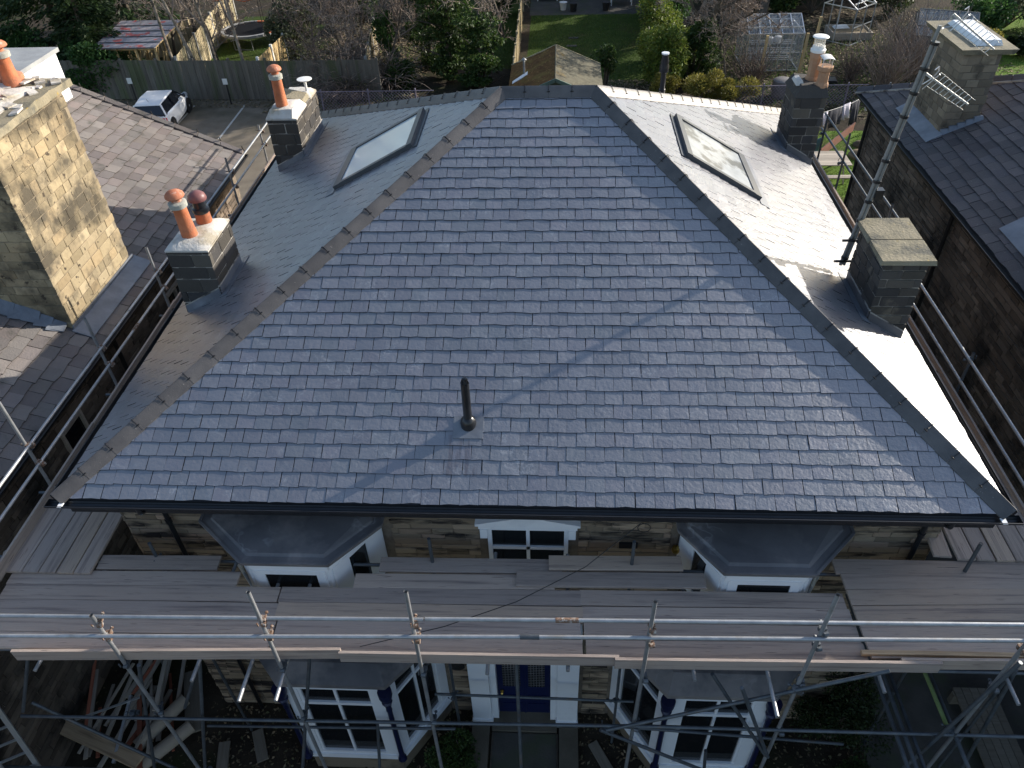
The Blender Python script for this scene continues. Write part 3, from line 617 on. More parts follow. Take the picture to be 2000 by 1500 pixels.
cv = MB(); nn = 8
tp = [(5.98 + .17 * math.sin(R(-42 + 84 * k / nn)), 2.18 + .1 * math.cos(R(-42 + 84 * k / nn)) ) for k in range(nn + 1)]
for (xa, za), (xb, zb_) in zip(tp, tp[1:]): cv.hexa([(xa, 9.9, za), (xb, 9.9, zb_), (xb, 10.2, zb_), (xa, 10.2, za)], [(xa, 9.9, za + .01), (xb, 9.9, zb_ + .01), (xb, 10.2, zb_ + .01), (xa, 10.2, za + .01)])
cv.build('cowl_top', 'white_metal', c_br); chim_flash(c_br, 5.47, 6.08, 9.86, 10.75, .59, 1, zr)
c_fr = masonry_stack(house, 5.23, 5.82, 3.36, 4.46, -.35, 1.52, (.14, .19), (.24, .38), 'stone_sooty', 'mortar_mid', 24)
for a, b in ((3.28, 3.88), (3.9, 4.55)):
    j = lambda: U(-.02, .02)
    MB().hexa([(5.14 + j(), a, 1.535), (5.92 + j(), a + j(), 1.535), (5.92 + j(), b, 1.535), (5.14 + j(), b, 1.535)], [(5.16 + j(), a + .01, 1.6), (5.9 + j(), a + .01 + j(), 1.6), (5.9 + j(), b - .01, 1.61), (5.16 + j(), b - .01, 1.61)]).build('cap_slab', 'cap_stone', c_fr)
chim_flash(c_fr, 5.23, 5.82, 3.36, 4.46, .59, 1, zr)

# upper bays
def upper_bay(xa, xb, xc, xd, mirror):
    """lead roof corners at the wall xa..xd, front corners xb..xc"""
    yf, yw = -.48, WY; z0, z1 = -2.0, -.725
    b = MB(); i = .1; poly = [(xa + i, yw), (xb + i * .6, yf + i), (xc - i * .6, yf + i), (xd - i, yw)]
    b.hexa([(x, y, z0) for x, y in poly], [(x, y, z1) for x, y in poly]); bay = b.build('upper_bay', 'white_paint', house)
    # lead roof with a rolled rim
    rp = [(xa, yw), (xa, yw - .26), (xb, yf), (xc, yf), (xd, yw - .26), (xd, yw)]
    r = MB(); r.hexa([(x, y, z1 + .002) for x, y in rp], [(x, y, z1 + .06) for x, y in rp])
    cx = (xa + xd) / 2
    rp2 = [(cx + (x - cx) * .9, y + (.11 if y < .1 else .05)) for x, y in rp]
    rp2[0] = (rp2[0][0], yw); rp2[-1] = (rp2[-1][0], yw)
    for p, q in zip(rp, rp[1:]): r.bar((*p, z1 + .062), (*q, z1 + .062), .035, .03)
    r.hexa([(x, y, z1 + .061) for x, y in rp2], [(cx + (x - cx) * .97, y + (.04 if y < .1 else 0), z1 + .085 + (.05 if y > .3 else 0)) for x, y in rp2])
    r.build('bay_roof', 'lead_dark', bay)
    # casements on the three sides
    for (p, q) in ((poly[0], poly[1]), (poly[1], poly[2]), (poly[2], poly[3])):
        p, q = V((*p, 0)), V((*q, 0)); u = (q - p).normalized(); n = u.cross(V((0, 0, 1))); L = (q - p).length; e = .17 if abs(u.y) < .1 else .34
        F = frame(p + V((0, 0, z1)), u, V((0, 0, 1)), n); t = lambda m: (setattr(m, 'v', [tuple(F @ V(x)) for x in m.v]), m)[1]
        m = MB(); m.box(0, -.16, .0, L, -.0, .035); m.box(0, -.2, 0, L, -.16, .02)
        for s0, s1, v0, v1 in ((.05, e, -1.2, -.2), (L - e, L - .05, -1.2, -.2), (e, L - e, -.28, -.2), (e, L - e, -1.2, -1.1)): m.box(s0, v0, 0, s1, v1, .03)
        t(m).build('window_frame', 'white_paint', bay); t(MB().box(e, -1.1, .004, L - e, -.28, .012)).build('pane', 'glass_dark', bay)
upper_bay(-4.42, -3.64, -2.47, -1.88, 0); upper_bay(2.14, 2.64, 3.78, 4.43, 1)
# centre upper window under its white pedimented hood
cw = MB(); cw.hexa([(-.58, .36, -.93), (.8, .36, -.93), (.8, .46, -.93), (-.58, .46, -.93)], [(-.58, .36, -.84), (.8, .36, -.84), (.8, .46, -.84), (-.58, .46, -.84)])
cw.hexa([(-.62, .33, -.838), (.84, .33, -.838), (.84, .46, -.838), (-.62, .46, -.838)], [(-.62, .33, -.79), (.84, .33, -.79), (.84, .46, -.79), (-.62, .46, -.79)])
cw.add([(-.62, .32, -.788), (.84, .32, -.788), (.3, .32, -.66), (-.08, .32, -.66), (-.62, .46, -.788), (.84, .46, -.788), (.3, .46, -.66), (-.08, .46, -.66)], [(0, 1, 2, 3), (1, 5, 6, 2), (2, 6, 7, 3), (3, 7, 4, 0)])
cw.box(-.56, .35, -1.12, -.46, .46, -.932); cw.box(.68, .35, -1.12, .78, .46, -.932)
hood = cw.build('window_hood', 'white_paint', house)
cf = MB()
for a in ((-.46, -1.0, -.4, -.932), (.62, -1.0, .68, -.932)): cf.box(a[0], .39, -1.8, a[2], .46, -.932)
cf.box(-.4, .39, -.98, .62, .46, -.932); cf.box(.085, .4, -1.8, .135, .46, -.98); cf.box(-.4, .4, -1.42, .62, .46, -1.36); cf.box(-.46, .36, -1.86, .68, .46, -1.8)
win = cf.build('window', 'white_paint', house); MB().box(-.4, .43, -1.8, .085, .44, -.98).build('pane', 'glass_dark', win); MB().box(.135, .43, -1.8, .62, .44, -.98).build('pane', 'glass_dark', win)
MB().box(1.4, .405, -1.36, 1.66, .44, -1.26).build('air_brick', 'black_iron', house)

# ground floor bays
def lower_bay(pts, roofp, col):
    z0, zs, z1 = G, -5.82, -3.46
    b = MB(); b.hexa([(x, y, z0) for x, y in pts], [(x, y, zs - .1) for x, y in pts]); cxx = sum(p[0] for p in pts) / len(pts)
    bay = b.build('lower_bay', 'stone_grey', house)
    o = lambda k: [(cxx + (x - cxx) * k, y - (k - 1) * .6 if y < .4 else y) for x, y in pts]
    s = MB(); q = o(1.06); s.hexa([(x, y, zs - .1) for x, y in q], [(x, y, zs) for x, y in o(1.04)]); s.build('sill', 'white_paint', bay)
    MB().hexa([(cxx + (x - cxx) * .9, y + .1 if y < .4 else y, zs) for x, y in pts], [(cxx + (x - cxx) * .9, y + .1 if y < .4 else y, z1) for x, y in pts]).build('dark_room_block', 'black_iron', bay)  # solid black block painted as the unlit room behind the panes
    r = MB(); r.hexa([(x, y, z1 + .0) for x, y in roofp], [(x, y, z1 + .09) for x, y in roofp])
    r.hexa([(x, y, z1 + .091) for x, y in roofp], [(cxx + (x - cxx) * .86, y + .3 if y < .3 else y, z1 + .22) for x, y in roofp]); r.build('bay_roof', 'lead_dark', bay)
    for p, q_ in zip(pts, pts[1:]):
        p, q2 = V((*p, 0)), V((*q_, 0)); u = (q2 - p).normalized(); n = u.cross(V((0, 0, 1))); L = (q2 - p).length
        F = frame(p + V((0, 0, zs)), u, V((0, 0, 1)), n); t = lambda m: (setattr(m, 'v', [tuple(F @ V(x)) for x in m.v]), m)[1]
        hgt = z1 - zs; e = .2 if L > 1.2 else .16; m = MB(); m.box(.0, hgt - .1, -.08, L, hgt, .03); m.box(0, 0, -.08, e, hgt - .1, .0); m.box(L - e, 0, -.08, L, hgt - .1, .0)
        m.box(e, 0, -.08, L - e, .09, .0); mid = hgt * .74; m.box(e, mid - .035, -.07, L - e, mid + .035, -.005)
        m.box(e, 0, -.05, e + .05, hgt - .1, -.012); m.box(L - e - .05, 0, -.05, L - e, hgt - .1, -.012)
        if L > 1.2: m.box(L / 2 - .022, .09, -.06, L / 2 + .022, hgt - .1, -.015)
        t(m).build('window_frame', 'white_paint', bay)
        t(MB().box(e, .09, -.05, L - e, mid - .035, -.042)).build('pane', 'bay_glass', bay); t(MB().box(e, mid + .035, -.05, L - e, hgt - .1, -.042)).build('pane', 'bay_glass', bay)
        bl = MB()
        bl.box(e + .05, mid + .04, -.056, L - e - .05, mid + .12, -.0505); t(bl).build('blind', 'blind', bay); t(MB().box(e + .05, .1, -.1, L - e - .05, .16, -.0505)).build('window_board', 'white_paint', bay); t(MB().box(e + .05, .16, -.062, L - e - .05, .34, -.056)).build('blind', 'blind', bay)
    for (x, y) in col:
        MB().lathe((x, y, zs), [(.075, 0), (.075, .05), (.05, .09), (.045, .12), (.04, 1.7), (.05, 1.74), (.042, 1.8), (.055, 1.9), (.085, 2.0), (.06, 2.03), (.095, 2.12), (.11, 2.2), (.11, 2.32)], 12).build('column', 'navy', bay, True)
lower_bay([(-4.25, WY), (-3.68, -.66), (-2.12, -.66), (-1.4, WY)], [(-4.5, WY), (-4.5, .1), (-3.74, -.72), (-2.06, -.72), (-1.32, .15), (-1.32, WY)], [(-3.72, -.72), (-2.08, -.72)])
lower_bay([(1.5, WY), (2.24, -.66), (3.72, -.66), (4.34, WY)], [(1.42, WY), (1.42, .15), (2.18, -.72), (3.78, -.72), (4.55, .1), (4.55, WY)], [(2.2, -.72), (3.76, -.72)])
# doorway
ds = MB(); ds.box(-.96, .2, G + .02, -.62, .47, -3.6); ds.box(.56, .2, G + .02, .92, .47, -3.6); ds.box(-.98, .17, G + .01, -.6, .47, G + .2); ds.box(.54, .17, G + .01, .94, .47, G + .2); ds.box(-.62, .27, G + .02, -.5, .47, -3.6); ds.box(.44, .27, G + .02, .56, .47, -3.6); ds.box(-.98, .15, -3.6, .94, .47, -3.25)
ds.build('door_surround', 'white_paint', house)
dm = MB().box(-.5, .4, G + .1, .44, .46, -4.0); dm.box(-.03, .385, G + .1, -.0, .4, -4.0)
for a, b in ((-.42, -.08), (.04, .36)):
    for zz in (G + .25, G + .55): dm.box(a, .388, zz, b, .4, zz + .2)
door = dm.build('front_door', 'blue_door', house)
for a, b in ((-.4, -.09), (.05, .34)):
    g = MB(); g.box(a, .394, -5.35, b, .399, -4.3); g.build('pane', 'glass_dark', door)
    lm = MB()
    for k in range(1, 6): lm.box(a + (b - a) * k / 6 - .004, .388, -5.35, a + (b - a) * k / 6 + .004, .394, -4.3)
    for k in range(1, 18): lm.box(a, .386, -5.35 + 1.05 * k / 18 - .004, b, .393, -5.35 + 1.05 * k / 18 + .004)
    lm.build('pane_leading', 'lead_dark', door)
MB().lathe((-.42, .385, -5.5), [(.035, 0), (.035, .02), (.015, .03), (.03, .06), (.01, .08)], 12, (0, -1, 0)).build('handle', 'brass', door, True)
MB().box(-.62, .05, G + .004, .56, .45, G + .1).build('doorstep', 'kerb_stone', house)
MB().lathe((-1.18, .44, -4.75), [(.13, 0), (.14, .04), (.05, .06)], 6, (0, -1, 0)).build('wall_plaque', 'black_iron', house)

# path with individual flags, low kerbs
path = structure('path', MB().box(-.62, -9, G, .58, .04, G + .03), 'mortar_dark')
y = .02; k = 0
while y > -5:
    h = U(.5, .75); cuts = [-.6, U(-.2, .2), .56] if k % 2 else [-.6, .56]
    for a, b in zip(cuts, cuts[1:]): MB().box(a + .008, y - h + .012, G + .02, b - .008, y, G + .05 + U(0, .006)).build('flagstone', 'flag', path)
    y -= h; k += 1
for xa, xb, lab in ((-.98, -.66, 'left'), (.6, .94, 'right')):
    kb = thing('kerb_wall', 'low pale stone kerb wall on the %s of the front path' % lab, 'low wall', ((xa + xb) / 2, -1, G))
    yy = .12
    while yy > -5:
        MB().box(xa, yy - .95, G - .02, xb, yy - .01, G + .14 + U(0, .01)).build('coping_stone', 'kerb_stone', kb); yy -= .96

# ================================================================ SCAFFOLD
TR = .0245
def tube_o(name, a, b, par, mat='steel', r=TR): return MB().tube(a, b, r, n=10).build(name, mat, par, True)
cpl = MB(); cpl.lathe((0, 0, -.03), [(.034, 0), (.036, .06)], 10); cpl.box(.02, -.035, -.03, .05, .035, .03); cpl.lathe((.0, -.055, -.028), [(.034, 0), (.034, .056)], 10, (1, 0, 0)); cpl.bar((.03, .03, .0), (.03, .1, .0), .014, .014); cpl.bar((-.02, -.09, 0), (-.02, -.09, .07), .014, .014); cpl.lathe((.03, .07, 0), [(.02, 0), (.02, .018)], 6, (0, 1, 0))
me_cpl = cpl.mesh('coupler', 'rust')
me_cpl2 = me_cpl.copy(); me_cpl2.materials.clear(); me_cpl2.materials.append(mt['steel_dark'])
def coupler(p, par, rot=0, dark=False): link('coupler', me_cpl2 if dark else me_cpl, par, Matrix.Translation(V(p)) @ Matrix.Rotation(rot, 4, 'Z') @ Matrix.Rotation(U(-.2, .2), 4, 'X'))
brd = {}
def board_o(a, b, par, w=.232, t=.038, mat='board', name='board', rz=0):
    """a scaffold board lying from a to b (centres of its top face)"""
    a, b = V(a), V(b); d = b - a; L = d.length; key = (round(L, 1), w, t, mat, rnd.randrange(3))
    if key not in brd:
        m = MB(); n = 5; ch = .006
        ys = [-w / 2, -w / 2 + ch, w / 2 - ch, w / 2]
        sag = [U(-.004, .004) for _ in range(n + 1)]
        vs = []; fs = []
        for i in range(n + 1):
            x = -round(L, 1) / 2 + round(L, 1) * i / n
            vs += [(x, ys[0], -t + sag[i]), (x, ys[0], -ch + sag[i]), (x, ys[1], sag[i]), (x, ys[2], sag[i]), (x, ys[3], -ch + sag[i]), (x, ys[3], -t + sag[i])]
        for i in range(n):
            o = i * 6; fs += [(o + k, o + (k + 1) % 6, o + 6 + (k + 1) % 6, o + 6 + k)[::-1] for k in range(6)]
        fs += [(0, 1, 2, 3, 4, 5), tuple(n * 6 + k for k in (5, 4, 3, 2, 1, 0))]
        brd[key] = m.add(vs, fs).mesh(name, mat)
    x = d.normalized(); y = V((0, 0, 1)).cross(x).normalized(); z = x.cross(y)
    m = frame((a + b) / 2 + V((0, 0, U(-.002, .003))), x, y, z) @ Matrix.Rotation(U(-.004, .004) + rz, 4, 'Z') @ Matrix.Rotation(U(-.012, .012), 4, 'X')
    return link(name, brd[key], par, m)
def toe_o(a, b, par, h=.2, t=.036, mat='board'):
    a, b = V(a), V(b); d = (b - a).normalized(); z = V((0, 0, 1)); n = d.cross(z).normalized(); L = (b - a).length
    m = MB(); m.box(-L / 2, -t / 2, -h, L / 2, t / 2, 0); o = link('toe_board', m.mesh('toe_board', mat), par, frame((a + b) / 2, d, z.cross(d), z) @ Matrix.Rotation(U(-.004, .004), 4, 'Y')); return o
sf = thing('scaffold', 'steel tube scaffold with a long boarded platform across the front of the stone house', 'scaffold', (0, -1.0, G))
zp = -1.13
def row(y, segs, z=zp, x_end=None):
    for a, b in segs: board_o((a, y - .02 + .014 * a + U(-.005, .005), z), (b, y - .02 + .014 * b + U(-.005, .005), z), sf)
row(-.57, [(-7.0, -3.17), (-3.15, .82), (.85, 4.2)]); row(-.81, [(-7.0, -3.14), (-3.12, .83), (.86, 4.24)])
row(-1.05, [(-7.0, -3.11), (-3.09, .83), (.86, 4.27)]); row(-1.29, [(-7.0, -3.1), (-3.06, .84), (.87, 4.3)])
row(-.335, [(-7.0, -3.82), (-2.22, .5)]); row(-.31, [(-.02, 2.48)], zp + .042)
row(-.07, [(-5.85, -4.18), (-1.92, .6)]); row(-.04, [(.42, 2.2)], zp + .042)
# right hand boards fan out slightly
for k, (ya, yb) in enumerate(((-.02, -.0), (-.26, -.18), (-.5, -.4), (-.75, -.63), (-.99, -.88), (-1.24, -1.12))):
    board_o((4.24 + .015 * k, ya, zp + .04), (8.1, yb + .01 * k - .0, zp + .04), sf)
# returns running back along both sides
for k in range(5): board_o((-6.98 + .245 * k, -.4, zp + .045), (-6.98 + .245 * k + .01, 3.5, zp + .045), sf)
for k in range(5):
    for y0 in (3.55, 7.5): board_o((-6.98 + .245 * k, y0, zp + .045), (-6.98 + .245 * k, y0 + 3.9, zp + .045), sf)
for k in range(5): board_o((5.98 + .25 * k, .1 + U(-.02, .02), zp + .085), (5.98 + .25 * k, 4.0, zp + .085), sf)
board_o((5.7, .15, zp + .06), (5.74, .78, zp + .06), sf)
for k in range(5):
    for y0 in (4.05, 8.0): board_o((5.98 + .25 * k, y0, zp + .085), (5.98 + .25 * k, y0 + 3.9, zp + .085), sf)
toe_o((-6.25, -1.64, -.96), (-2.13, -1.5, -.96), sf); toe_o((-2.15, -1.53, -.97), (1.27, -1.49, -.97), sf); toe_o((1.22, -1.53, -.95), (5.05, -1.47, -.95), sf, mat='board')
toe_o((4.6, -1.43, -.955), (8.0, -1.36, -.955), sf)
ob = board_o((4.2, -1.3, -1.05), (8.1, -1.26, -1.05), sf, w=.06, t=.05, mat='board_fresh')
# standards
stds = [(-4.88, -.12), (-2.88, .42), (-1.12, .5), (1.56, .42), (3.42, .62), (5.64, .1)]
for k, (x, zt) in enumerate(stds):
    lx = {0: .02, 1: 0, 2: -.02, 3: -.06, 4: -.06, 5: -.1}[k]
    a = V((x, -1.64, zt)); b = V((x + lx, -1.62, G))
    m = MB(); m.tube(b, a, TR, n=12, caps=False); m.tube(b, a, TR - .004, n=12, caps=False); m.build('standard', 'steel', sf, True)
    MB().lathe((x + lx, -1.62, G), [(.08, 0), (.08, .01), (.02, .012)], 4).build('base_plate', 'steel_dark', sf)
    for zz in ([-.2, -.5] if k else [-.28, -.58]): coupler((x, -1.6, zz + .03 * k), sf, U(-.3, .3), dark=k in (4,))
    for zz in (-1.2, -2.45): coupler((x, -1.6, zz), sf, U(-.3, .3), dark=True)
def rail(pts, par, mat='steel', name='guard_rail'):
    for a, b in zip(pts, pts[1:]): tube_o(name, a, b, par, mat)
rail([(-8.4, -1.585, -.34), (-1.0, -1.59, -.12)], sf); rail([(-.98, -1.585, -.118), (.62, -1.585, -.07)], sf, 'steel'); rail([(.62, -1.585, -.07), (8.2, -1.58, .13)], sf)
rail([(-6.18, -1.7, -.53), (.2, -1.69, -.26)], sf); rail([(.2, -1.69, -.26), (8.2, -1.68, .0)], sf)
MB().tube((.5, -1.585, -.075), (.76, -1.585, -.066), .03, n=12).build('sleeve', 'rust', sf, True); MB().tube((.1, -1.69, -.263), (.32, -1.69, -.255), .03, n=12).build('sleeve', 'steel_dark', sf, True)
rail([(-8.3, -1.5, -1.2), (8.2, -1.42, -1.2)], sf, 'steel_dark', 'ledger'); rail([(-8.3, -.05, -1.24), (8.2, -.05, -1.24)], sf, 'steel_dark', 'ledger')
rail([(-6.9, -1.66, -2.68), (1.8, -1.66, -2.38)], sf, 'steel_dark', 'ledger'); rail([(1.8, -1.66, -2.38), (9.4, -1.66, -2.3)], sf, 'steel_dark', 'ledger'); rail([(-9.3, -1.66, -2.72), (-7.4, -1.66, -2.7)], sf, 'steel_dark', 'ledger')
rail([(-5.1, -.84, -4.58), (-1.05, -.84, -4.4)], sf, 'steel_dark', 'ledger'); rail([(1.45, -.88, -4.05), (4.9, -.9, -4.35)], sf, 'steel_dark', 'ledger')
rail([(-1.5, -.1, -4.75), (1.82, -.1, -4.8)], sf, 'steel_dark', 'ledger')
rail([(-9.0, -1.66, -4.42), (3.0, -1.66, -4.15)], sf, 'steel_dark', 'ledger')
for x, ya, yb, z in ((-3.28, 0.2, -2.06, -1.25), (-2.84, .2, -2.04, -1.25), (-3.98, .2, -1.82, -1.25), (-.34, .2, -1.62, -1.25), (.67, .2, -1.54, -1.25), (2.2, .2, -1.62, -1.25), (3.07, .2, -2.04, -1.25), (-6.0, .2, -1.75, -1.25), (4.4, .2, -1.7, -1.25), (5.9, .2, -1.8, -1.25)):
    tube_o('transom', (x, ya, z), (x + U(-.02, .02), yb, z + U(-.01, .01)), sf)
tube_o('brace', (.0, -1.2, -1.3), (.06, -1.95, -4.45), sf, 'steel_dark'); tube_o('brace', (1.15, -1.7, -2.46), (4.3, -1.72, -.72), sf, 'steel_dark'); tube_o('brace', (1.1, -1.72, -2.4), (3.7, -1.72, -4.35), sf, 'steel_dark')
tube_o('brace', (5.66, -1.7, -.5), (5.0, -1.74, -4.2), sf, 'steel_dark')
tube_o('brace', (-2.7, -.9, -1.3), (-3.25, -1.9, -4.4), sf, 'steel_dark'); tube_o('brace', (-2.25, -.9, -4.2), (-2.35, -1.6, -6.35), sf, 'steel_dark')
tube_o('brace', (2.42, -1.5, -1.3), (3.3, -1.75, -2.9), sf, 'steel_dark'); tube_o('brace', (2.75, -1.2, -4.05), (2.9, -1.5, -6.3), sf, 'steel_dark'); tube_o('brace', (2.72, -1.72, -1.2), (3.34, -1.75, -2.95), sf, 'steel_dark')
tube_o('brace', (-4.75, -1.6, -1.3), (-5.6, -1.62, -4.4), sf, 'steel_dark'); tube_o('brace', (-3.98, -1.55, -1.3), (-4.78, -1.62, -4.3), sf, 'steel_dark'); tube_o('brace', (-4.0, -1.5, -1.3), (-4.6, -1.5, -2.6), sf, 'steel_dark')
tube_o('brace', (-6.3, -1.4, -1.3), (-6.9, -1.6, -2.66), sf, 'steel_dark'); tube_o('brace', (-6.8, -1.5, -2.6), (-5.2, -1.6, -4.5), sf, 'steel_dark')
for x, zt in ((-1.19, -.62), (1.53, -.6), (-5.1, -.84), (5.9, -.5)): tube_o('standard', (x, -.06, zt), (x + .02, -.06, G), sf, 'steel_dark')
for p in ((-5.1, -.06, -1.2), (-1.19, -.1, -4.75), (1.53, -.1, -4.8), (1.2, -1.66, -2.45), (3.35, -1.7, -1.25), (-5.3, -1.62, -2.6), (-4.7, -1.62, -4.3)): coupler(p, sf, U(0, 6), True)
# long tubes of the side returns that run under the platform at the right
for x, z, y0, y1, mat in ((4.85, -2.42, .6, -2.4, 'steel_dark'), (4.95, -2.4, .5, -2.6, 'steel_dark'), (5.07, -2.46, .4, -2.3, 'steel_dark'), (5.46, -2.3, .5, -1.6, 'steel_green'), (5.56, -2.36, .6, -2.4, 'steel_dark')): tube_o('ledger', (x, y0, z), (x + .06, y1, z - .02), sf, mat, .028)
coupler((5.5, -1.62, -2.3), sf, 1., True); tube_o('standard', (5.95, -1.45, -1.1), (6.4, -1.6, G), sf, 'steel_dark')
sL = thing('scaffold', 'steel tube scaffold rails and toe boards along the left eave of the stone house', 'scaffold', (-7.1, 6, G))
for (y, zt, lx) in ((1.06, .75, 0), (3.36, .5, 0), (5.72, .42, 0), (10.02, .24, 0), (12.4, .06, 0)):
    m = MB(); m.tube((-7.14, y, G), (-7.14, y, zt), TR, n=10, caps=False); m.tube((-7.14, y, G), (-7.14, y, zt), TR - .004, n=10, caps=False); m.build('standard', 'steel', sL, True)
    for zz in (-.1, -.46, -1.0): coupler((-7.12, y, zz), sL, 1.5 + U(-.3, .3))
for z0 in (-.1, -.46):
    rail([(-7.09, -2.2, z0), (-7.09, 4.4, z0 - .0)], sL); rail([(-7.09, 4.42, z0), (-7.09, 8.6, z0 - .0)], sL); rail([(-7.09, 8.62, z0 + .0), (-7.09, 13.6, z0 + .02)], sL)
MB().tube((-7.09, 4.3, -.46), (-7.09, 4.52, -.46), .03, n=12).build('sleeve', 'rust', sL, True)
for a, b in ((-.9, 2.42), (2.4, 5.95), (5.9, 9.5), (9.45, 13.2)): toe_o((-7.1, a, -.9), (-7.1 + U(-.02, .02), b, -.9 - U(0, .03)), sL, h=.2)
for y in (1.1, 3.4, 5.8, 10.0): tube_o('transom', (-7.5, y + .06, -1.24), (-5.7, y + .06, -1.24), sL, 'steel_dark')
sR = thing('scaffold', 'steel tube scaffold rails and toe boards along the right eave of the stone house', 'scaffold', (7.1, 6, G))
for (y, zt) in ((-.3, .0), (3.6, -.3), (7.9, .1), (11.0, .26), (12.7, .0)):
    m = MB(); m.tube((7.2, y, G), (7.2, y, zt), TR, n=10, caps=False); m.tube((7.2, y, G), (7.2, y, zt), TR - .004, n=10, caps=False); m.build('standard', 'steel_dark', sR, True)
    coupler((7.18, y, -.44), sR, U(0, 6), True)
for z0 in (-.42, -.86): rail([(7.16, -2.5, z0), (7.16, 6.6, z0)], sR)
for z0 in (-.03, -.42): rail([(7.22, 6.2, z0), (7.22, 13.0, z0)], sR, 'steel_dark')
for a, b in ((-.9, 2.25), (2.2, 5.9), (5.9, 9.5), (9.45, 13.0)): toe_o((7.05, a, -.95), (7.05 + U(-.01, .01), b, -.95 - U(0, .02)), sR, h=.26)
# loose cable over the platform
cb = MB(); cp_ = [(-1.9, -1.45, -.98), (-.9, -1.1, -1.05), (0, -.72, -1.04), (.9, -.2, -.98), (1.67, .4, -.78)]
loop = [(1.72 + .09 * math.sin(t), .41, -.9 + .09 * math.cos(t)) for t in [k * .6 for k in range(12)]]
cb.path(cp_ + loop[:1], .006, 5); cb.path(loop, .006, 5); cb.path([(1.72, .41, -.8), (2.0, .42, -.77), (2.24, .4, -.8)], .006, 5); cb.path([(2.24, .4, -.8), (2.2, .41, -1.3)], .006, 5)
tag(cb.build('cable', 'black_plastic'), 'thin black cable with a loop strung from the front wall down across the scaffold boards', 'cable')
tag(MB().lathe((2.2, .4, -1.4), [(.05, 0), (.06, .04), (.05, .09), (.01, .1)], 10).build('cable_plug', 'brass', None, True), 'small yellow plug hanging from the cable beside the right upper bay', 'plug')

# ================================================================ AERIAL MAST
ae = thing('aerial_mast', 'tall grey twin tube aerial mast strapped to the front right chimney, black bands along it', 'aerial', (5.12, 4.52, .72))
A0, A1 = V((5.11, 4.52, .78)), V((5.5, 4.52, 4.42)); dA = (A1 - A0).normalized()
for k, dx in ((0, -.028), (1, .028)): MB().tube(A0 + V((dx, -.0, 0)), A1 + V((dx, 0, 0)) - dA * (.25 * k), .026, n=12).build('mast_tube', 'mast_grey', ae, True)
for k in range(11): p = A0 + dA * (.14 + k * .33); MB().lathe(p - dA * .02, [(.06, 0), (.062, .02), (.06, .04)], 12, dA).build('band', 'black_plastic', ae, True)
for zz in (.08, .46):
    p = A0 + dA * zz; MB().bar(p + V((-.16, -.02, 0)), p + V((.2, -.02, 0)), .03, .03).build('bracket', 'black_iron', ae)
p = A0 + dA * 1.28; MB().box(p.x + .03, p.y - .07, p.z - .09, p.x + .15, p.y + .05, p.z + .06).build('amplifier_box', 'black_plastic', ae)
def yagi(lab, p0, p1, n, w, up, hoop=True):
    t = thing('tv_aerial', lab, 'aerial', tuple(p0)); p0, p1 = V(p0), V(p1); d = (p1 - p0).normalized(); s = d.cross(V(up)).normalized(); u = s.cross(d)
    MB().bar(p0, p1, .022, .022).build('boom', 'aluminium', t); L = (p1 - p0).length; m = MB()
    for k in range(n):
        c = p0 + d * (L * (.12 + .86 * k / (n - 1))); h = w * (1 - .25 * k / n)
        m.path([c - d * .03 - u * h, c - d * .03 + u * h, c + d * .03 + u * h], .0045, 4); m.path([c - d * .03 - u * h, c + d * .03 - u * h], .0045, 4)
    m.build('element', 'aluminium', t)
    m = MB()
    for q in (-1, 1):
        c = p0 + d * .02; m.path([c, c + u * q * .13 - d * .02, c + u * q * .19 - d * .07 + s * .02, c + u * q * .17 - d * .1 + s * .1], .008, 5)
        m.path([c + s * .08, c + s * .08 + u * q * .15], .008, 5)
    m.bar(p0 - d * .1, p0, .03, .03); m.build('reflector', 'aluminium', t); return t
yagi('lower comb shaped tv aerial pointing right from the grey mast', (5.56, 4.5, 3.76), (6.1, 4.35, 3.44), 9, .13, (0, -.35, 1))
yagi('upper comb shaped tv aerial at the tip of the grey mast', (5.68, 4.5, 4.5), (6.18, 4.35, 4.16), 9, .13, (0, -.3, 1))

# ================================================================ LEFT NEIGHBOUR
ln = thing('neighbour_house', 'neighbouring stone house at the left under a purple grey stone slate roof', 'house', (-14, 5, G))
s_ = .45; nx = math.hypot(1, s_); xe, ye = -8.0, 13.1; xr = -15.5; zrg = -1 + s_ * (xe - xr)
MB().add([(xe, -12, -1.03), (xe, ye, -1.03), (xr, ye, zrg - .03), (xr, -12, zrg - .03), (2 * xr - xe, -12, -1.03), (2 * xr - xe, ye, -1.03)], [(0, 1, 2, 3), (3, 2, 5, 4)]).build('roof_deck', 'underlay', ln)
lroof = MB().box(xe - .12, -12, -1.2, xe - .02, ye - .02, -1.04).build('roof', 'black_iron', ln)
sl_ = (xe - xr) * nx
inch = lambda p: (-9.9 < p.x < -8.45 and 4.8 < p.y < 7.2)
rest = slating(lroof, 'N', (xe, ye, -1.0), (0, -1, 0), (-1 / nx, 0, s_ / nx), (s_ / nx, 0, 1 / nx), lambda v: 0, lambda v: 25., sl_, .325, .26, 'stone_slate', th=.016, hb=.036, limit=300, rg=.018, edge='stone_edge', seed=8, skip=inch)
rest.build('slates', ['stone_slate', 'stone_edge'], lroof, kind='stuff')
dv = V((-1 / nx, 0, s_ / nx)); me_v = MB()
vm_ = MB(); vm_.hexa([V((0, 0, 0)), V((0, -.2, .0)), V((0, -.2, .03)), V((0, -.1, .09))], [V((0, 0, 0)) + dv * .58, V((0, -.2, .0)) + dv * .58, V((0, -.2, .03)) + dv * .58, V((0, -.1, .09)) + dv * .58])
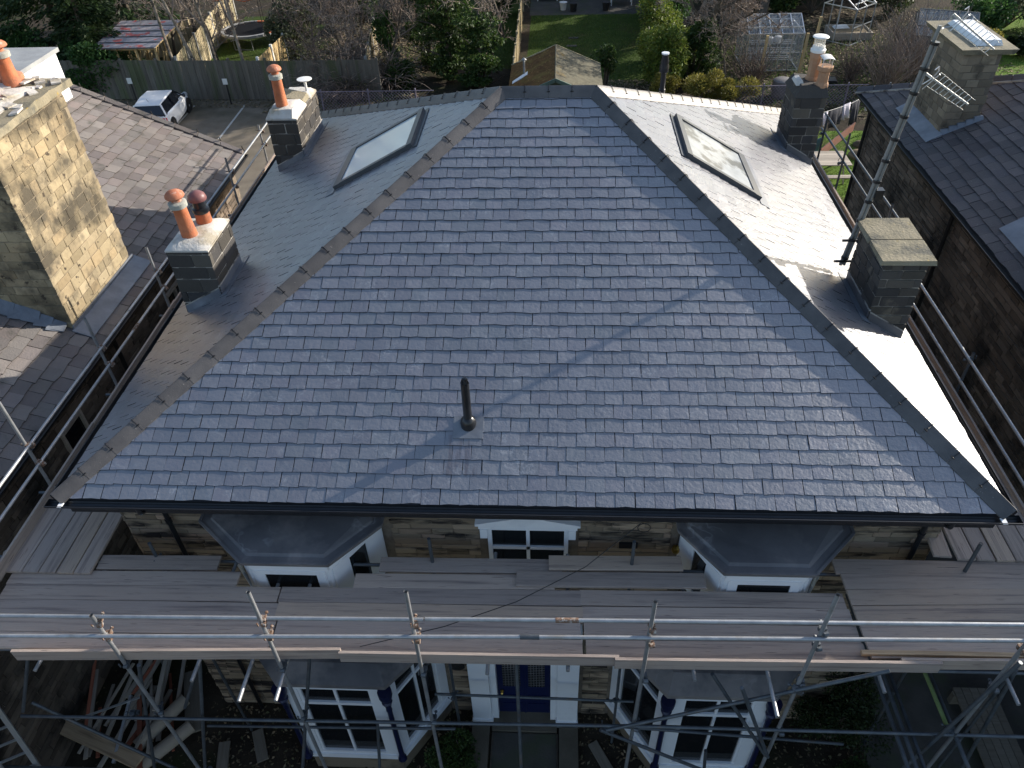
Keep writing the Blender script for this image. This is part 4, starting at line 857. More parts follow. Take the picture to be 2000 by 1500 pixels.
vm_.hexa([V((0, 0, -.12)), V((0, 0, .0)), V((0, -.1, .09)), V((0, .02, -.1))], [V((0, 0, -.12)) + dv * .58, V((0, 0, .0)) + dv * .58, V((0, -.1, .09)) + dv * .58, V((0, .02, -.1)) + dv * .58])
vme = vm_.mesh('verge_tile', 'stone_slate'); vcl = MB().bar((0, .03, -.06), (0, -.1, .1), .02, .02, up=dv); vcl.bar((0, -.1, .1), (0, -.1, .16), .02, .02, up=(1, 0, 0)); vclm = vcl.mesh('verge_clip', 'black_iron')
for k in range(14):
    p = V((xe, ye + .05, -.96)) + dv * (.6 * k); link('verge_tile', vme, lroof, Matrix.Translation(p)); link('verge_clip', vclm, lroof, Matrix.Translation(p + V((0, 0, .02))))
lw = MB().box(-22, -12, G, -8.3, ye - .3, -1.12).build('wall', 'mortar_dark', ln)
wm = MB(); stone_courses(wm, (-8.3, -4, G), (0, 1, 0), (0, 0, 1), (1, 0, 0), 16.5, 5.2, ch=(.11, .19), sl=(.2, .55), proud=.02, gap=.018, rr=random.Random(31), holes=[(6.9, 7.6, 3.4, 4.7), (11.5, 12.4, 3.1, 4.5)]); wm.build('wall_stones', 'stone_brown', lw, kind='stuff')
gutter((xe + .0, ye, -1.03), (xe + .0, -10, -1.03), (1, 0, 0), .1).build('gutter', 'black_iron', ln)
for (y0, y1, z0, z1) in ((2.9, 3.6, -3.0, -1.72), (7.5, 8.4, -3.3, -1.9)):
    m = MB(); yy = ((y0, y0 + .06), (y1 - .06, y1)); [m.box(-8.32, a, z0, -8.24, b, z1) for a, b in yy]; m.box(-8.32, y0 + .06, z1 - .07, -8.24, y1 - .06, z1); m.box(-8.32, y0 + .06, (z0 + z1) / 2 - .03, -8.25, y1 - .06, (z0 + z1) / 2 + .03); m.box(-8.36, y0, z0 - .06, -8.2, y1, z0)
    if y0 > 5: m.box(-8.32, (y0 + y1) / 2 - .04, z0, -8.235, (y0 + y1) / 2 + .04, z1 - .07)
    w = m.build('window', 'timber_pale', ln); MB().box(-8.31, y0 + .06, z0, -8.29, y1 - .06, z1 - .07).build('pane', 'glass_dark', w)
MB().path([(-8.25, .7, -2.2), (-8.1, .7, -2.2)], .06, 10).build('flue_terminal', 'white_metal', ln, True)
MB().path([(-8.2, 5.2, -1.1), (-8.2, 5.2, G)], .045, 8).build('downpipe', 'black_iron', ln, True)
c_l = masonry_stack(ln, -10.0, -8.52, 4.75, 7.2, -1.6, 2.82, (.16, .24), (.26, .46), 'stone_tan', 'mortar_tan', 41, faces='FR', gap=.012, jit=.045, proud=.011)
cpm = MB(); n_ = 12
ys_ = [4.6 + (7.44 - 4.6) * k / n_ for k in range(n_ + 1)]; jj = [(U(-.025, .025), U(-.02, .02)) for _ in ys_]
for k in range(n_):
    cpm.hexa([(-10.15, ys_[k], 2.82), (-8.40 + jj[k][0], ys_[k], 2.82), (-8.40 + jj[k + 1][0], ys_[k + 1], 2.82), (-10.15, ys_[k + 1], 2.82)], [(-10.15, ys_[k], 2.96), (-8.41 + jj[k][0], ys_[k], 2.95 + jj[k][1]), (-8.41 + jj[k + 1][0], ys_[k + 1], 2.95 + jj[k + 1][1]), (-10.15, ys_[k + 1], 2.96)])
cpm.build('cap_slab', 'cap_stone', c_l)
fb = flaunch(c_l, -10.0, -8.75, 4.7, 7.0, 2.96, .06, 'cement')
ff = MB()
for k in range(60):
    x, y, s = U(-10, -8.5), U(4.7, 7.35), U(.05, .14); a = U(0, 3); m4 = Matrix.Translation((x, y, 2.97 + (.05 if x < -8.9 else 0) + U(0, .02))) @ Matrix.Rotation(a, 4, 'Z') @ Matrix.Rotation(U(-.25, .25), 4, 'X')
    q = [m4 @ V(p) for p in ((-s, -s * .6, 0), (s, -s * .7, 0), (s * .8, s * .6, 0), (-s * .9, s * .7, 0))]; ff.hexa([p - V((0, 0, .03)) for p in q], q)
ff.build('broken_mortar', 'cement', c_l, kind='stuff')
for (x, y, h, r) in ((-9.2, 6.98, .5, .135), (-9.28, 6.35, .5, .135), (-9.3, 5.5, .5, .135)): pot(c_l, x, y, 3.02, h, r, mat='terra_light' if y < 6 else 'terracotta', cap='terra_light')
MB().lathe((-9.42, 7.25, 2.95), [(.2, 0), (.26, .05), (.24, .12), (.14, .18), (.01, .2)], 18).build('pot_cap', 'terra_light', c_l, True)
zn = lambda x: -1 + s_ * (xe - x)
m = MB(); m.hexa([(-8.5, 4.65, zn(-8.5) + .03), (-8.16, 4.65, zn(-8.16) + .045), (-8.16, 7.35, zn(-8.16) + .045), (-8.5, 7.35, zn(-8.5) + .03)], [(-8.5, 4.65, zn(-8.5) + .06), (-8.16, 4.65, zn(-8.16) + .06), (-8.16, 7.35, zn(-8.16) + .06), (-8.5, 7.35, zn(-8.5) + .06)])
m.box(-8.505, 4.7, zn(-8.5), -8.48, 7.3, zn(-8.5) + .12); m.build('lead_apron', 'lead', c_l)
m = MB()
for k in range(7): x = -8.6 - k * .2; a = U(.1, .2); m.hexa([(x, 4.56 + U(-.05, .05), zn(x) + .05), (x - .26, 4.5 + U(-.05, .05), zn(x - .26) + .05), (x - .26, 4.74, zn(x - .26) + a), (x, 4.74, zn(x) + a)], [(x, 4.56, zn(x) + .065), (x - .26, 4.5, zn(x - .26) + .065), (x - .26, 4.735, zn(x - .26) + a + .03), (x, 4.735, zn(x) + a + .03)])
m.build('loose_lead', 'lead', c_l)
dmr = MB(); dmr.box(-18, 9.0, -.2, -11.85, 12.55, 1.86); dmo = dmr.build('dormer', 'white_paint', ln)
MB().box(-18.1, 8.9, 1.862, -11.75, 12.65, 1.96).build('dormer_roof', 'felt', dmo)
for k in range(6): MB().box(-11.847, 9.0 + k * .6, -.2, -11.835, 9.59 + k * .6, 1.85).build('cladding_panel', 'white_paint', dmo)

# ================================================================ RIGHT NEIGHBOUR
rn = thing('neighbour_house', 'neighbouring house at the right with dark slates and a long coursed stone side wall', 'house', (15, 5, G))
xe, ye, xr = 9.5, 17.2, 14.6; zrg = -1 + s_ * (xr - xe)
MB().add([(xe, -14, -1.03), (xe, ye, -1.03), (xr, ye - 5.1, zrg - .03), (xr, -14, zrg - .03), (2 * xr - xe, -14, -1.03), (2 * xr - xe, ye, -1.03)], [(3, 2, 1, 0), (4, 5, 2, 3), (1, 2, 5)]).build('roof_deck', 'underlay', rn)
rroof = MB().box(xe + .02, -14, -1.2, xe + .12, ye - .02, -1.04).build('roof', 'black_iron', rn)
inch2 = lambda p: (10.25 < p.x < 11.1 and 13.2 < p.y < 15.0)
rest = slating(rroof, 'N', (xe, -14, -1.0), (0, 1, 0), (1 / nx, 0, s_ / nx), (-s_ / nx, 0, 1 / nx), lambda v: 0, lambda v: 31.2 - v / nx, (xr - xe) * nx, .36, .27, 'dark_slate', th=.012, hb=.028, limit=300, rg=.014, seed=9, skip=inch2)
rest.build('slates', ['dark_slate', 'slate_edge'], rroof, kind='stuff')
tl = MB(); d3 = (V((xr, ye - 5.1, zrg)) - V((xe, ye, -1.0))); L3 = d3.length; d3.normalize()
wa, wb = V((1 / nx, 0, s_ / nx)), V((0, -1 / nx, s_ / nx)); na, nb = V((-s_ / nx, 0, 1 / nx)), V((0, s_ / nx, 1 / nx))
w1 = d3.cross(na); w1 = -w1 if w1.dot(nb) > 0 else w1; w2 = d3.cross(nb); w2 = -w2 if w2.dot(na) > 0 else w2
tm_ = angle_tile_mesh(d3, w1, w2, .5, w=.17, t=.03, lift=.09).mesh('hip_tile', 'dark_slate')
for k in range(int(L3 / .52)): link('hip_tile', tm_, rroof, Matrix.Translation(V((xe, ye, -.98)) + d3 * (.52 * k)))
pm = MB(); pm.bar(V((xe, ye, -.97)) + w1 * .19, V((xr, ye - 5.1, zrg + .03)) + w1 * .19, .06, .05); pm.build('pointing', 'mortar_pale', rroof)
rw = MB().box(9.86, -14, G, 20, ye - .4, -1.12).build('wall', 'mortar_dark', rn)
wm = MB(); stone_courses(wm, (9.86, ye - .4, G), (0, -1, 0), (0, 0, 1), (-1, 0, 0), 26, 5.2, ch=(.1, .17), sl=(.2, .7), proud=.022, gap=.02, rr=random.Random(32)); wm.build('wall_stones', 'stone_brown', rw, kind='stuff')
gutter((xe - .0, -13, -1.02), (xe - .0, ye, -1.02), (-1, 0, 0), .11).build('gutter', 'black_iron', rn)
for y_ in (16.5, 10.2): MB().path([(9.52, y_, -1.08), (9.74, y_, -1.4), (9.74, y_, G)], .05, 8).build('downpipe', 'black_iron', rn, True)
c_r = masonry_stack(rn, 10.22, 11.08, 13.1, 15.1, -1.4, 1.32, (.17, .23), (.28, .46), 'stone_grey', 'mortar_dark', 43, faces='FL', gap=.016, jit=.05)
MB().hexa([(10.12, 13.0, 1.32), (11.3, 13.0, 1.32), (11.3, 15.3, 1.32), (10.12, 15.3, 1.32)], [(10.05, 12.95, 1.45), (11.36, 12.95, 1.45), (11.36, 15.35, 1.45), (10.05, 15.35, 1.45)]).build('cap_slab', 'cap_stone', c_r)
MB().hexa([(10.5, 13.25, 1.452), (11.1, 13.25, 1.452), (11.1, 15.1, 1.452), (10.5, 15.1, 1.452)], [(10.56, 13.32, 1.56), (11.06, 13.32, 1.56), (11.06, 15.0, 1.56), (10.56, 15.0, 1.56)]).build('sheet_cover', 'zinc', c_r)
zq = lambda x: -1 + s_ * (x - xe)
m = MB(); a0, a1 = 9.88, 10.22
m.hexa([(a0, 12.9, zq(a0) + .04), (a1, 12.9, zq(a1) + .04), (a1, 15.2, zq(a1) + .04), (a0, 15.2, zq(a0) + .04)], [(a0, 12.9, zq(a0) + .055), (a1, 12.9, zq(a1) + .1), (a1, 15.2, zq(a1) + .1), (a0, 15.2, zq(a0) + .055)]); m.build('lead_apron', 'lead', c_r)
m = MB()
for k in range(5):
    x = 10.22 + k * .18; m.hexa([(x, 12.96, zq(x) + .03), (x + .2, 12.96, zq(x + .2) + .03), (x + .2, 13.08, zq(x + .2) + .03), (x, 13.08, zq(x) + .03)], [(x, 13.03, zq(x) + .16), (x + .2, 13.03, zq(x + .2) + .1), (x + .2, 13.08, zq(x + .2) + .1), (x, 13.08, zq(x) + .16)])
m.build('flashing', 'lead', c_r)
m = MB(); m.hexa([(9.84, 7.2, zq(9.84) + .04), (10.5, 7.2, zq(10.5) + .04), (10.5, 8.65, zq(10.5) + .04), (9.84, 8.5, zq(9.84) + .04)], [(9.84, 7.2, zq(9.84) + .055), (10.5, 7.2, zq(10.5) + .055), (10.5, 8.65, zq(10.5) + .055), (9.84, 8.5, zq(9.84) + .055)]); m.build('lead_sheet', 'lead', rn)
c_r2 = masonry_stack(rn, 10.4, 11.4, 6.2, 7.6, -1.2, 1.2, (.17, .23), (.28, .46), 'stone_grey', 'mortar_dark', 44, faces='FL', gap=.018)
MB().box(10.3, 6.1, 1.2, 11.5, 7.7, 1.3).build('cap_slab', 'cap_stone', c_r2)

gb = MB(); gb.add([(9.84, -3.6, -1.2), (9.84, 8.0, -1.2), (9.84, 2.4, 1.42), (14, -3.6, -1.2), (14, 8.0, -1.2), (14, 2.4, 1.42)], [(2, 1, 0), (3, 4, 5)]); gb.build('shade_gable_wall', 'stone_brown', rn)  # unseen gable wing, added and shaped to keep sun off the right-hand boards
gr = MB()
for sy in (-1, 1):
    ye_ = 2.4 + sy * 4.6; ze_ = 1.42 - 4.6 * .3; gr.hexa([(9.62, ye_, ze_), (14, ye_, ze_), (14, 2.4, 1.42), (9.62, 2.4, 1.42)], [(9.62, ye_, ze_ + .1), (14, ye_, ze_ + .1), (14, 2.4, 1.54), (9.62, 2.4, 1.54)])
gr.build('shade_gable_roof', 'dark_slate', rn, kind='stuff')

# ================================================================ GARDENS BEHIND: fences and buildings
def fence(label, A, B, npan, h, mat, name='fence', post=None, z0=G, rails=2, lean=0, group=None):
    A, B = V((*A, z0)), V((*B, z0)); t = thing(name, label, 'fence', tuple((A + B) / 2), group); d = (B - A) / npan; u = d.normalized(); n = u.cross(V((0, 0, 1)))
    for k in range(npan):
        p, q = A + d * k + u * .05, A + d * (k + 1) - u * .05; hh = h + U(-.05, .05); m = MB(); L = (q - p).length; nb = int(L / .14)
        off = n * U(-.03, .03)
        for i in range(nb):
            a = p + u * (L * i / nb) + off + n * (.012 if i % 2 else 0); b = p + u * (L * (i + 1) / nb - .004) + off + n * (.012 if i % 2 else 0); hj = hh + U(-.015, .01)
            m.hexa([a, b, b + n * .014, a + n * .014], [x + V((0, 0, hj)) for x in (a, b, b + n * .014, a + n * .014)])
        m.build('panel', mat, t, kind='stuff')
        for r_ in range(rails + 1):
            zz = .15 + (hh - .25) * r_ / rails; MB().bar(p - n * .03 + off + V((0, 0, zz)), q - n * .03 + off + V((0, 0, zz)), .04, .07).build('rail', mat, t)
    for k in range(npan + 1):
        p = A + d * k; MB().box(p.x - .06, p.y - .06, z0, p.x + .06, p.y + .06, z0 + h + .08).build('post', post or mat, t)
    return t
fence('long weathered grey timber fence along the back of the car park', (-27, 32.4), (-8.3, 31.7), 10, 1.95, 'fence_grey')
fence('sunlit pale timber fence running back beside the trampoline', (-18.7, 32.6), (-20.6, 46.5), 7, 1.9, 'fence_tan', post='concrete')
fence('yellow green slatted fence panel behind the car park, lit by the sun', (-14.4, 32.3), (-14.2, 36.2), 2, 1.9, 'post_tan', post='white_metal')
fence('short sunlit timber fence standing in brambles behind the ridge', (-9.1, 32.8), (-9.95, 39.5), 3, 1.7, 'fence_tan', post='concrete')
fence('thin garden fence in line with the shed, its top edge lit', (-1.62, 30.5), (-1.75, 47), 8, 1.65, 'fence_tan')
fence('low fence behind the log pergola', (-24, 37.8), (-19.6, 41.5), 3, 1.7, 'fence_tan')
# chain link fence at the foot of the back garden
cl = thing('chain_link_fence', 'purple grey diamond mesh fence just beyond the ridge of the slate roof', 'fence', (0, 30.2, G))
for xa, xb in ((-13.2, -6.3), (8.2, 14.0)):
    m = MB(); nn = int((xb - xa) / .16)
    for k in range(nn):
        x = xa + k * .16
        m.bar((x, 30.2, G + .05), (x + .9, 30.2, G + .95), .012, .012); m.bar((x + .9, 30.21, G + .05), (x, 30.21, G + .95), .012, .012)
    m.bar((xa, 30.2, G + .96), (xb + .9, 30.2, G + .96), .03, .03); m.build('mesh', 'net_purple', cl, kind='stuff')
    for k in range(4): x = xa + (xb - xa) * k / 3; MB().box(x - .03, 30.22, G, x + .03, 30.28, G + 1.05).build('post', 'net_purple', cl)
# open log shelter
pg = thing('pergola', 'open timber log shelter with a patterned corrugated roof beyond the car park fence', 'shelter', (-21, 34.5, G))
for k in range(5):
    y0, y1 = 32.55 + k * .75, 32.55 + (k + 1) * .75; z0, z1 = -4.02 + k * .06, -4.02 + (k + 1) * .06
    m = MB(); n_ = 22
    for i in range(n_):
        xa, xb = -22.9 + 3.3 * i / n_, -22.9 + 3.3 * (i + 1) / n_; w = .007 * (i % 2); w2 = .007 * ((i + 1) % 2)
        m.hexa([(xa, y0, z0 + w), (xb, y0, z0 + w2), (xb, y1 + .06, z1 + w2), (xa, y1 + .06, z1 + w)], [(xa, y0, z0 + w + .012), (xb, y0, z0 + w2 + .012), (xb, y1 + .06, z1 + w2 + .012), (xa, y1 + .06, z1 + w + .012)])
    m.build('roof_sheet', 'pattern_roof', pg); MB().box(-22.9, y0 - .02, z0 + .03, -19.6, y0 + .04, z0 + .05).build('batten', 'grey_frame', pg)
for x, y in [(-22.7, 32.9), (-21.7, 32.8), (-20.7, 32.8), (-19.8, 32.8), (-19.7, 34.4), (-19.8, 36.1), (-21.4, 36.1), (-22.6, 36.1), (-22.2, 34), (-21.1, 34.6), (-20.4, 35.2)]: MB().tube((x, y, G), (x + U(-.1, .1), y, -4.0), .06, n=7).build('post', 'post_tan', pg, True)
for a, b in (((-22.8, 32.9, -4.15), (-19.7, 32.9, -4.15)), ((-19.75, 32.8, -4.1), (-19.75, 36.2, -3.85)), ((-22.8, 36.1, -3.85), (-19.7, 36.1, -3.85))): MB().tube(a, b, .05, n=7).build('beam', 'post_tan', pg, True)
for k in range(9): tag(MB().tube((-22.4 + k * .3, 33.6 + U(0, .8), G), (-22.3 + k * .3 + U(-.15, .15), 34 + U(0, .8), -4.6 + U(-.3, .2)), .05, n=7).build('log', 'post_tan'), 'pale peeled log leaning inside the open log shelter', 'log', 'logs leaning in the shelter')
# shed
sh = thing('garden_shed', 'low garden shed with a moss covered roof and a green painted gable', 'shed', (.45, 27.5, G))
MB().hexa([(-1.4, 25.6, G), (2.2, 25.6, G), (2.2, 29.4, G), (-1.4, 29.4, G)], [(-1.4, 25.6, -4.1), (2.2, 25.6, -4.1), (2.2, 29.4, -4.1), (-1.4, 29.4, -4.1)]).build('wall', 'green_paint', sh)
MB().add([(-1.4, 25.6, -4.1), (2.2, 25.6, -4.1), (.45, 25.6, -3.38), (-1.4, 29.4, -4.1), (2.2, 29.4, -4.1), (.45, 29.4, -3.38)], [(0, 1, 2), (5, 4, 3)]).build('gable', 'green_paint', sh)
for sx, mname in ((-1, 'moss_roof'), (1, 'moss_roof_b')):
    e = .42 + sx * 2.02; m = MB(); n_ = 16
    for i in range(n_):
        for j in range(n_):
            P_ = lambda a, b: (.42 + (e - .42) * a, 25.25 + 4.35 * b, -3.32 - .82 * a + 0)
    g_ = [[(.42 + (e - .42) * i / n_, 25.25 + 4.35 * j / n_, -3.32 - .85 * i / n_ + U(0, .05)) for i in range(n_ + 1)] for j in range(n_ + 1)]
    vs = [p for r_ in g_ for p in r_]; m.add(vs, [(j * (n_ + 1) + i, j * (n_ + 1) + i + 1, (j + 1) * (n_ + 1) + i + 1, (j + 1) * (n_ + 1) + i) for j in range(n_) for i in range(n_)])
    m.build('roof', mname, sh, True)
    m = MB(); m.bar((.42, 25.22, -3.33), (e, 25.22, -4.18), .05, .14, up=(0, 0, 1)); m.build('bargeboard', 'green_paint', sh); m = MB(); m.bar((.42, 29.62, -3.3), (e, 29.62, -4.15), .04, .08); m.build('bargeboard', 'fence_tan', sh)
MB().tube((.42, 25.25, -3.31), (.42, 29.6, -3.29), .04, n=6).build('ridge_roll', 'moss_roof_b', sh)
MB().lathe((-.95, 27.6, -4.2), [(.045, 0), (.045, .85), (.055, .86), (.04, .9), (.11, .94), (.1, .96), (.02, 1.02)], 14).build('flue', 'mast_grey', sh, True)
m = MB(); m.hexa([(-1.45, 26.95, -4.08), (-.8, 27.3, -3.82), (-.8, 27.7, -3.82), (-1.45, 27.25, -4.08)], [(-1.45, 26.95, -4.05), (-.8, 27.3, -3.78), (-.8, 27.7, -3.78), (-1.45, 27.25, -4.05)]); m.build('flue_flashing', 'zinc', sh)
# greenhouses
def greenhouse(label, x0, x1, y0, y1, ze, zr_, npx, mframe, panes=True, open_=False, rz=0, pivot=None):
    t = thing('greenhouse', label, 'greenhouse', ((x0 + x1) / 2, (y0 + y1) / 2, G)); ym = (y0 + y1) / 2; r = .022
    T = Matrix.Identity(4)
    if rz: T = Matrix.Translation(((x0 + x1) / 2, ym, 0)) @ Matrix.Rotation(rz, 4, 'Z') @ Matrix.Translation((-(x0 + x1) / 2, -ym, 0))
    bar = lambda a, b, nm='frame_bar': MB().bar(T @ V(a), T @ V(b), r * 2, r * 2).build(nm, mframe, t)
    for k in range(npx + 1):
        x = x0 + (x1 - x0) * k / npx
        bar((x, y0, ze), (x, ym, zr_)); bar((x, y1, ze), (x, ym, zr_))
        bar((x, y0, G), (x, y0, ze)); bar((x, y1, G), (x, y1, ze))
    for y, z in ((y0, ze), (y1, ze), (ym, zr_), (y0, G + .05), (y1, G + .05), (y0, (ze + G) / 2), ((y0 + ym) / 2 - .3, ze + (zr_ - ze) * .38)): bar((x0, y, z), (x1, y, z))
    for x in (x0, x1): bar((x, y0, G + .05), (x, y1, G + .05)); bar((x, y0, ze), (x, y1, ze)); bar((x, ym, G), (x, ym, zr_))
    if panes:
        for k in range(npx):
            a, b = x0 + (x1 - x0) * k / npx + .02, x0 + (x1 - x0) * (k + 1) / npx - .02
            for q in (((a, y0, ze), (b, y0, ze), (b, ym, zr_), (a, ym, zr_)), ((a, ym, zr_), (b, ym, zr_), (b, y1, ze), (a, y1, ze)), ((a, y0, G + .1), (b, y0, G + .1), (b, y0, ze), (a, y0, ze)), ((a, y1, G + .1), (a, y1, ze), (b, y1, ze), (b, y1, G + .1))):
                MB().quad(*[T @ V(p) for p in q]).build('pane', 'clear_glass', t)
        for x in (x0, x1): MB().add([T @ V(p) for p in ((x, y0, G), (x, y1, G), (x, y1, ze), (x, ym, zr_), (x, y0, ze))], [(0, 1, 2, 3, 4)]).build('pane', 'clear_glass', t)
    return t
greenhouse('aluminium framed glass greenhouse beyond the back right corner of the roof', 10.2, 12.95, 35.0, 37.6, -4.55, -3.95, 5, 'aluminium')
for k in range(4):
    x = 10.75 + k * .55
    tag(MB().bar((x - .05, 35.7, -4.18), (x + .06, 35.55, -4.08), .06, .02).build('vent_arm', 'aluminium'), 'short bright vent arm on the aluminium greenhouse roof', 'vent arm', 'vent arms on the greenhouse roof')
for x, z in ((11.35, -5.1), (11.75, -5.05)): tag(MB().lathe((x, 35.3, z), [(.14, 0), (.2, .12), (.18, .3), (.06, .34)], 12).build('plant_pot', 'white_paint', None, True), 'white pot on staging behind the glass of the aluminium greenhouse', 'pot', 'white pots in the greenhouse')
stg = thing('staging', 'slatted metal shelving inside the aluminium greenhouse', 'shelf', (11.5, 36, G))
for zz in (-5.9, -5.5, -5.12):
    for yy in (35.3, 35.6, 35.9): MB().bar((10.4, yy, zz), (12.7, yy, zz), .05, .03).build('shelf_slat', 'aluminium', stg)
greenhouse('bare glassless greenhouse frame standing over a raised bed', 15.7, 17.6, 39.2, 41.2, -4.5, -3.9, 2, 'aluminium', panes=False, rz=.75)
greenhouse('dark glazed greenhouse behind the right neighbour chimney', 18.9, 21.6, 34.0, 38.2, -4.6, -3.9, 6, 'steel_dark', rz=-.35)
rb = thing('raised_bed', 'brown raised timber bed inside the bare greenhouse frame', 'raised bed', (17.0, 40.7, G))
for a in ((16.0, 39.9, 18.2, 39.96), (16.0, 41.5, 18.2, 41.56), (16.0, 39.96, 16.06, 41.5), (18.14, 39.96, 18.2, 41.5)): MB().box(a[0], a[1], G, a[2], a[3], G + .4).build('board', 'timber_pale', rb)
MB().box(16.06, 39.96, G, 18.14, 41.5, G + .34).build('soil', 'litter', rb)
tag(MB().hexa([(16.3, 40.8, G + .37), (17.2, 40.9, G + .37), (17.1, 41.3, G + .37), (16.3, 41.3, G + .37)], [(16.4, 40.9, G + .5), (17.0, 40.95, G + .55), (17.0, 41.2, G + .5), (16.4, 41.2, G + .48)]).build('plastic_sack', 'white_metal'), 'pale plastic sack lying on the brown raised bed', 'sack')
for lab, x, y in (('left of the two stakes in front of the aluminium greenhouse', 10.6, 33.2), ('right of the two stakes in front of the aluminium greenhouse', 12.6, 33.5), ('stake by itself right of the aluminium greenhouse', 13.9, 36.2)):
    tag(MB().hexa([(x - .06, y - .06, G), (x + .06, y - .06, G), (x + .06, y + .06, G), (x - .06, y + .06, G)], [(x + .0, y - .05, G + 2.3), (x + .12, y - .05, G + 2.3), (x + .12, y + .05, G + 2.3), (x + .0, y + .05, G + 2.3)]).build('stake', 'post_tan'), 'tan timber ' + lab, 'stake')
cb_ = MB(); cb_.lathe((11.3, 31.4, G), [(.42, 0), (.5, .4), (.46, .8), (.36, .86)], 12); tag(cb_.build('compost_bin', 'bin_grey', None, True), 'squat grey compost bin behind the roof ridge near the right chimney', 'bin')
m = MB(); m.hexa([(13.2, 33.2, G + .02), (14.4, 33.0, G + .02), (14.5, 33.7, G + .02), (13.2, 33.8, G + .02)], [(13.2, 33.2, G + .12), (14.4, 33.0, G + .16), (14.5, 33.7, G + .14), (13.2, 33.8, G + .1)]); tag(m.build('dark_sheet', 'black_iron'), 'dark sheet lying on the allotment soil right of the chimney pots', 'sheet')
# patio behind the lawn
hb_ = thing('far_house', 'dark rear wall of a far house at the very top behind the lawn', 'house', (2.5, 52, G))
MB().box(-6, 52, G, 12, 58, -1).build('wall', 'wall_render', hb_)
for x in (-.5, 2.5, 5.5): w = MB().box(x, 51.95, G + .2, x + 1.4, 52.0, G + 2.2).build('window', 'white_paint', hb_); MB().box(x + .1, 51.9, G + .3, x + 1.3, 51.949, G + 2.1).build('pane', 'glass_dark', w)
m = MB().lathe((.85, 47.2, G), [(.17, 0), (.24, .45), (.26, .47), (.2, .48)], 12); tag(m.build('planter', 'white_metal', None, True), 'pale round planter at the edge of the patio behind the lawn', 'planter')
for x, y in ((1.5, 46.8), (3.6, 46.9)): m = MB().lathe((x, y, G), [(.2, 0), (.26, .5), (.2, .52)], 12); tag(m.build('planter', 'black_iron', None, True), 'dark planter at the edge of the patio behind the lawn', 'planter', 'dark planters by the lawn')
tb_ = thing('garden_table', 'white table with a lilac cover on the patio behind the lawn', 'table', (4.6, 48.3, G)); MB().box(3.9, 47.8, G + .7, 5.4, 48.8, G + .74).build('top', 'cloth_lilac', tb_)
for x in (4.0, 5.3):
    for y in (47.9, 48.7): MB().box(x - .03, y - .03, G, x + .03, y + .03, G + .7).build('leg', 'white_metal', tb_)
be = thing('garden_bench', 'white bench against the far house behind the lawn', 'bench', (-.1, 49.5, G)); MB().box(-.9, 49.3, G + .42, .5, 49.8, G + .47).build('seat', 'white_metal', be); MB().box(-.9, 49.8, G + .42, .5, 49.85, G + .9).build('backrest', 'white_metal', be)
for x in (-.85, .45): MB().box(x - .03, 49.35, G, x + .03, 49.75, G + .42).build('leg', 'white_metal', be)
for k, (x, y) in enumerate(((1.15, 38.6), (1.3, 39.7), (1.45, 41.2))): tag(MB().box(x - .3, y - .16, G + .004, x + .3, y + .16, G + .03).build('stepping_stone', 'flag'), 'worn stepping stone sunk in the lawn behind the shed', 'stepping stone', 'stepping stones in the lawn')

# trampoline
tr = thing('trampoline', 'round trampoline with orange and white pad on the grass behind the fence', 'trampoline', (-17.9, 41.3, G))
for k in range(24):
    t0, t1 = 2 * math.pi * k / 24, 2 * math.pi * (k + 1) / 24; c_ = lambda t, r, z: (-17.9 + r * math.cos(t), 41.3 + r * math.sin(t), z)
    MB().hexa([c_(t0, 1.5, -5.62), c_(t1, 1.5, -5.62), c_(t1, 1.68, -5.62), c_(t0, 1.68, -5.62)], [c_(t0, 1.5, -5.56), c_(t1, 1.5, -5.56), c_(t1, 1.68, -5.57), c_(t0, 1.68, -5.57)]).build('pad', 'trampo_orange' if k < 6 or k > 21 else 'trampo_white', tr)
MB().lathe((-17.9, 41.3, -5.63), [(1.51, 0), (1.51, .01)], 32).build('mat', 'trampo_mat', tr)
MB().lathe((-17.9, 41.3, -5.72), [(1.66, 0), (1.68, .05), (1.66, .09)], 32).build('skirt', 'trampo_white', tr)
for k in range(3):
    t0 = -2.0 + k * 2.1; a, b = c_(t0, 1.5, -5.7), c_(t0 + .75, 1.5, -5.7); MB().path([a, (a[0], a[1], G + .03), (b[0], b[1], G + .03), b], .025, 6).build('leg', 'steel', tr)
for k in range(6):
    t0 = k * math.pi / 3 + .3; MB().path([c_(t0, 1.72, -5.7), c_(t0, 1.75, -3.6)], .02, 6).build('net_pole', 'black_iron', tr)
MB().path([c_(2 * math.pi * k / 16, 1.75, -3.6 - .12 * math.sin(k * 2)) for k in range(17)], .03, 6).build('net_top', 'trampo_orange', tr)

# white hatchback
car = thing('parked_car', 'small white hatchback parked against the grey fence in the car park', 'car', (-18.42, 29.15, G))
cx_, cy_ = -18.42, 29.15
CT = Matrix.Translation((cx_, cy_, G)) @ Matrix.Rotation(R(5), 4, 'Z')
def loft(secs, name, mat, par, smooth=True):
    n = len(secs[0]); m = MB(); vs = [CT @ V(p) for s_2 in secs for p in s_2]; fs = [(j * n + k, j * n + (k + 1) % n, (j + 1) * n + (k + 1) % n, (j + 1) * n + k) for j in range(len(secs) - 1) for k in range(n)]
    fs += [tuple(reversed(range(n))), tuple(range((len(secs) - 1) * n, len(secs) * n))]; return m.add(vs, fs).build(name, mat, par, smooth)
def sec(y, w, zb, zt, r=.12): return [(-w + r * .4, y, zb), (w - r * .4, y, zb), (w, y, zb + r), (w * 1.0, y, (zb + zt) / 2), (w * .97, y, zt - r * .7), (w - r, y, zt), (-w + r, y, zt), (-w * .97, y, zt - r * .7), (-w, y, (zb + zt) / 2), (-w, y, zb + r)]
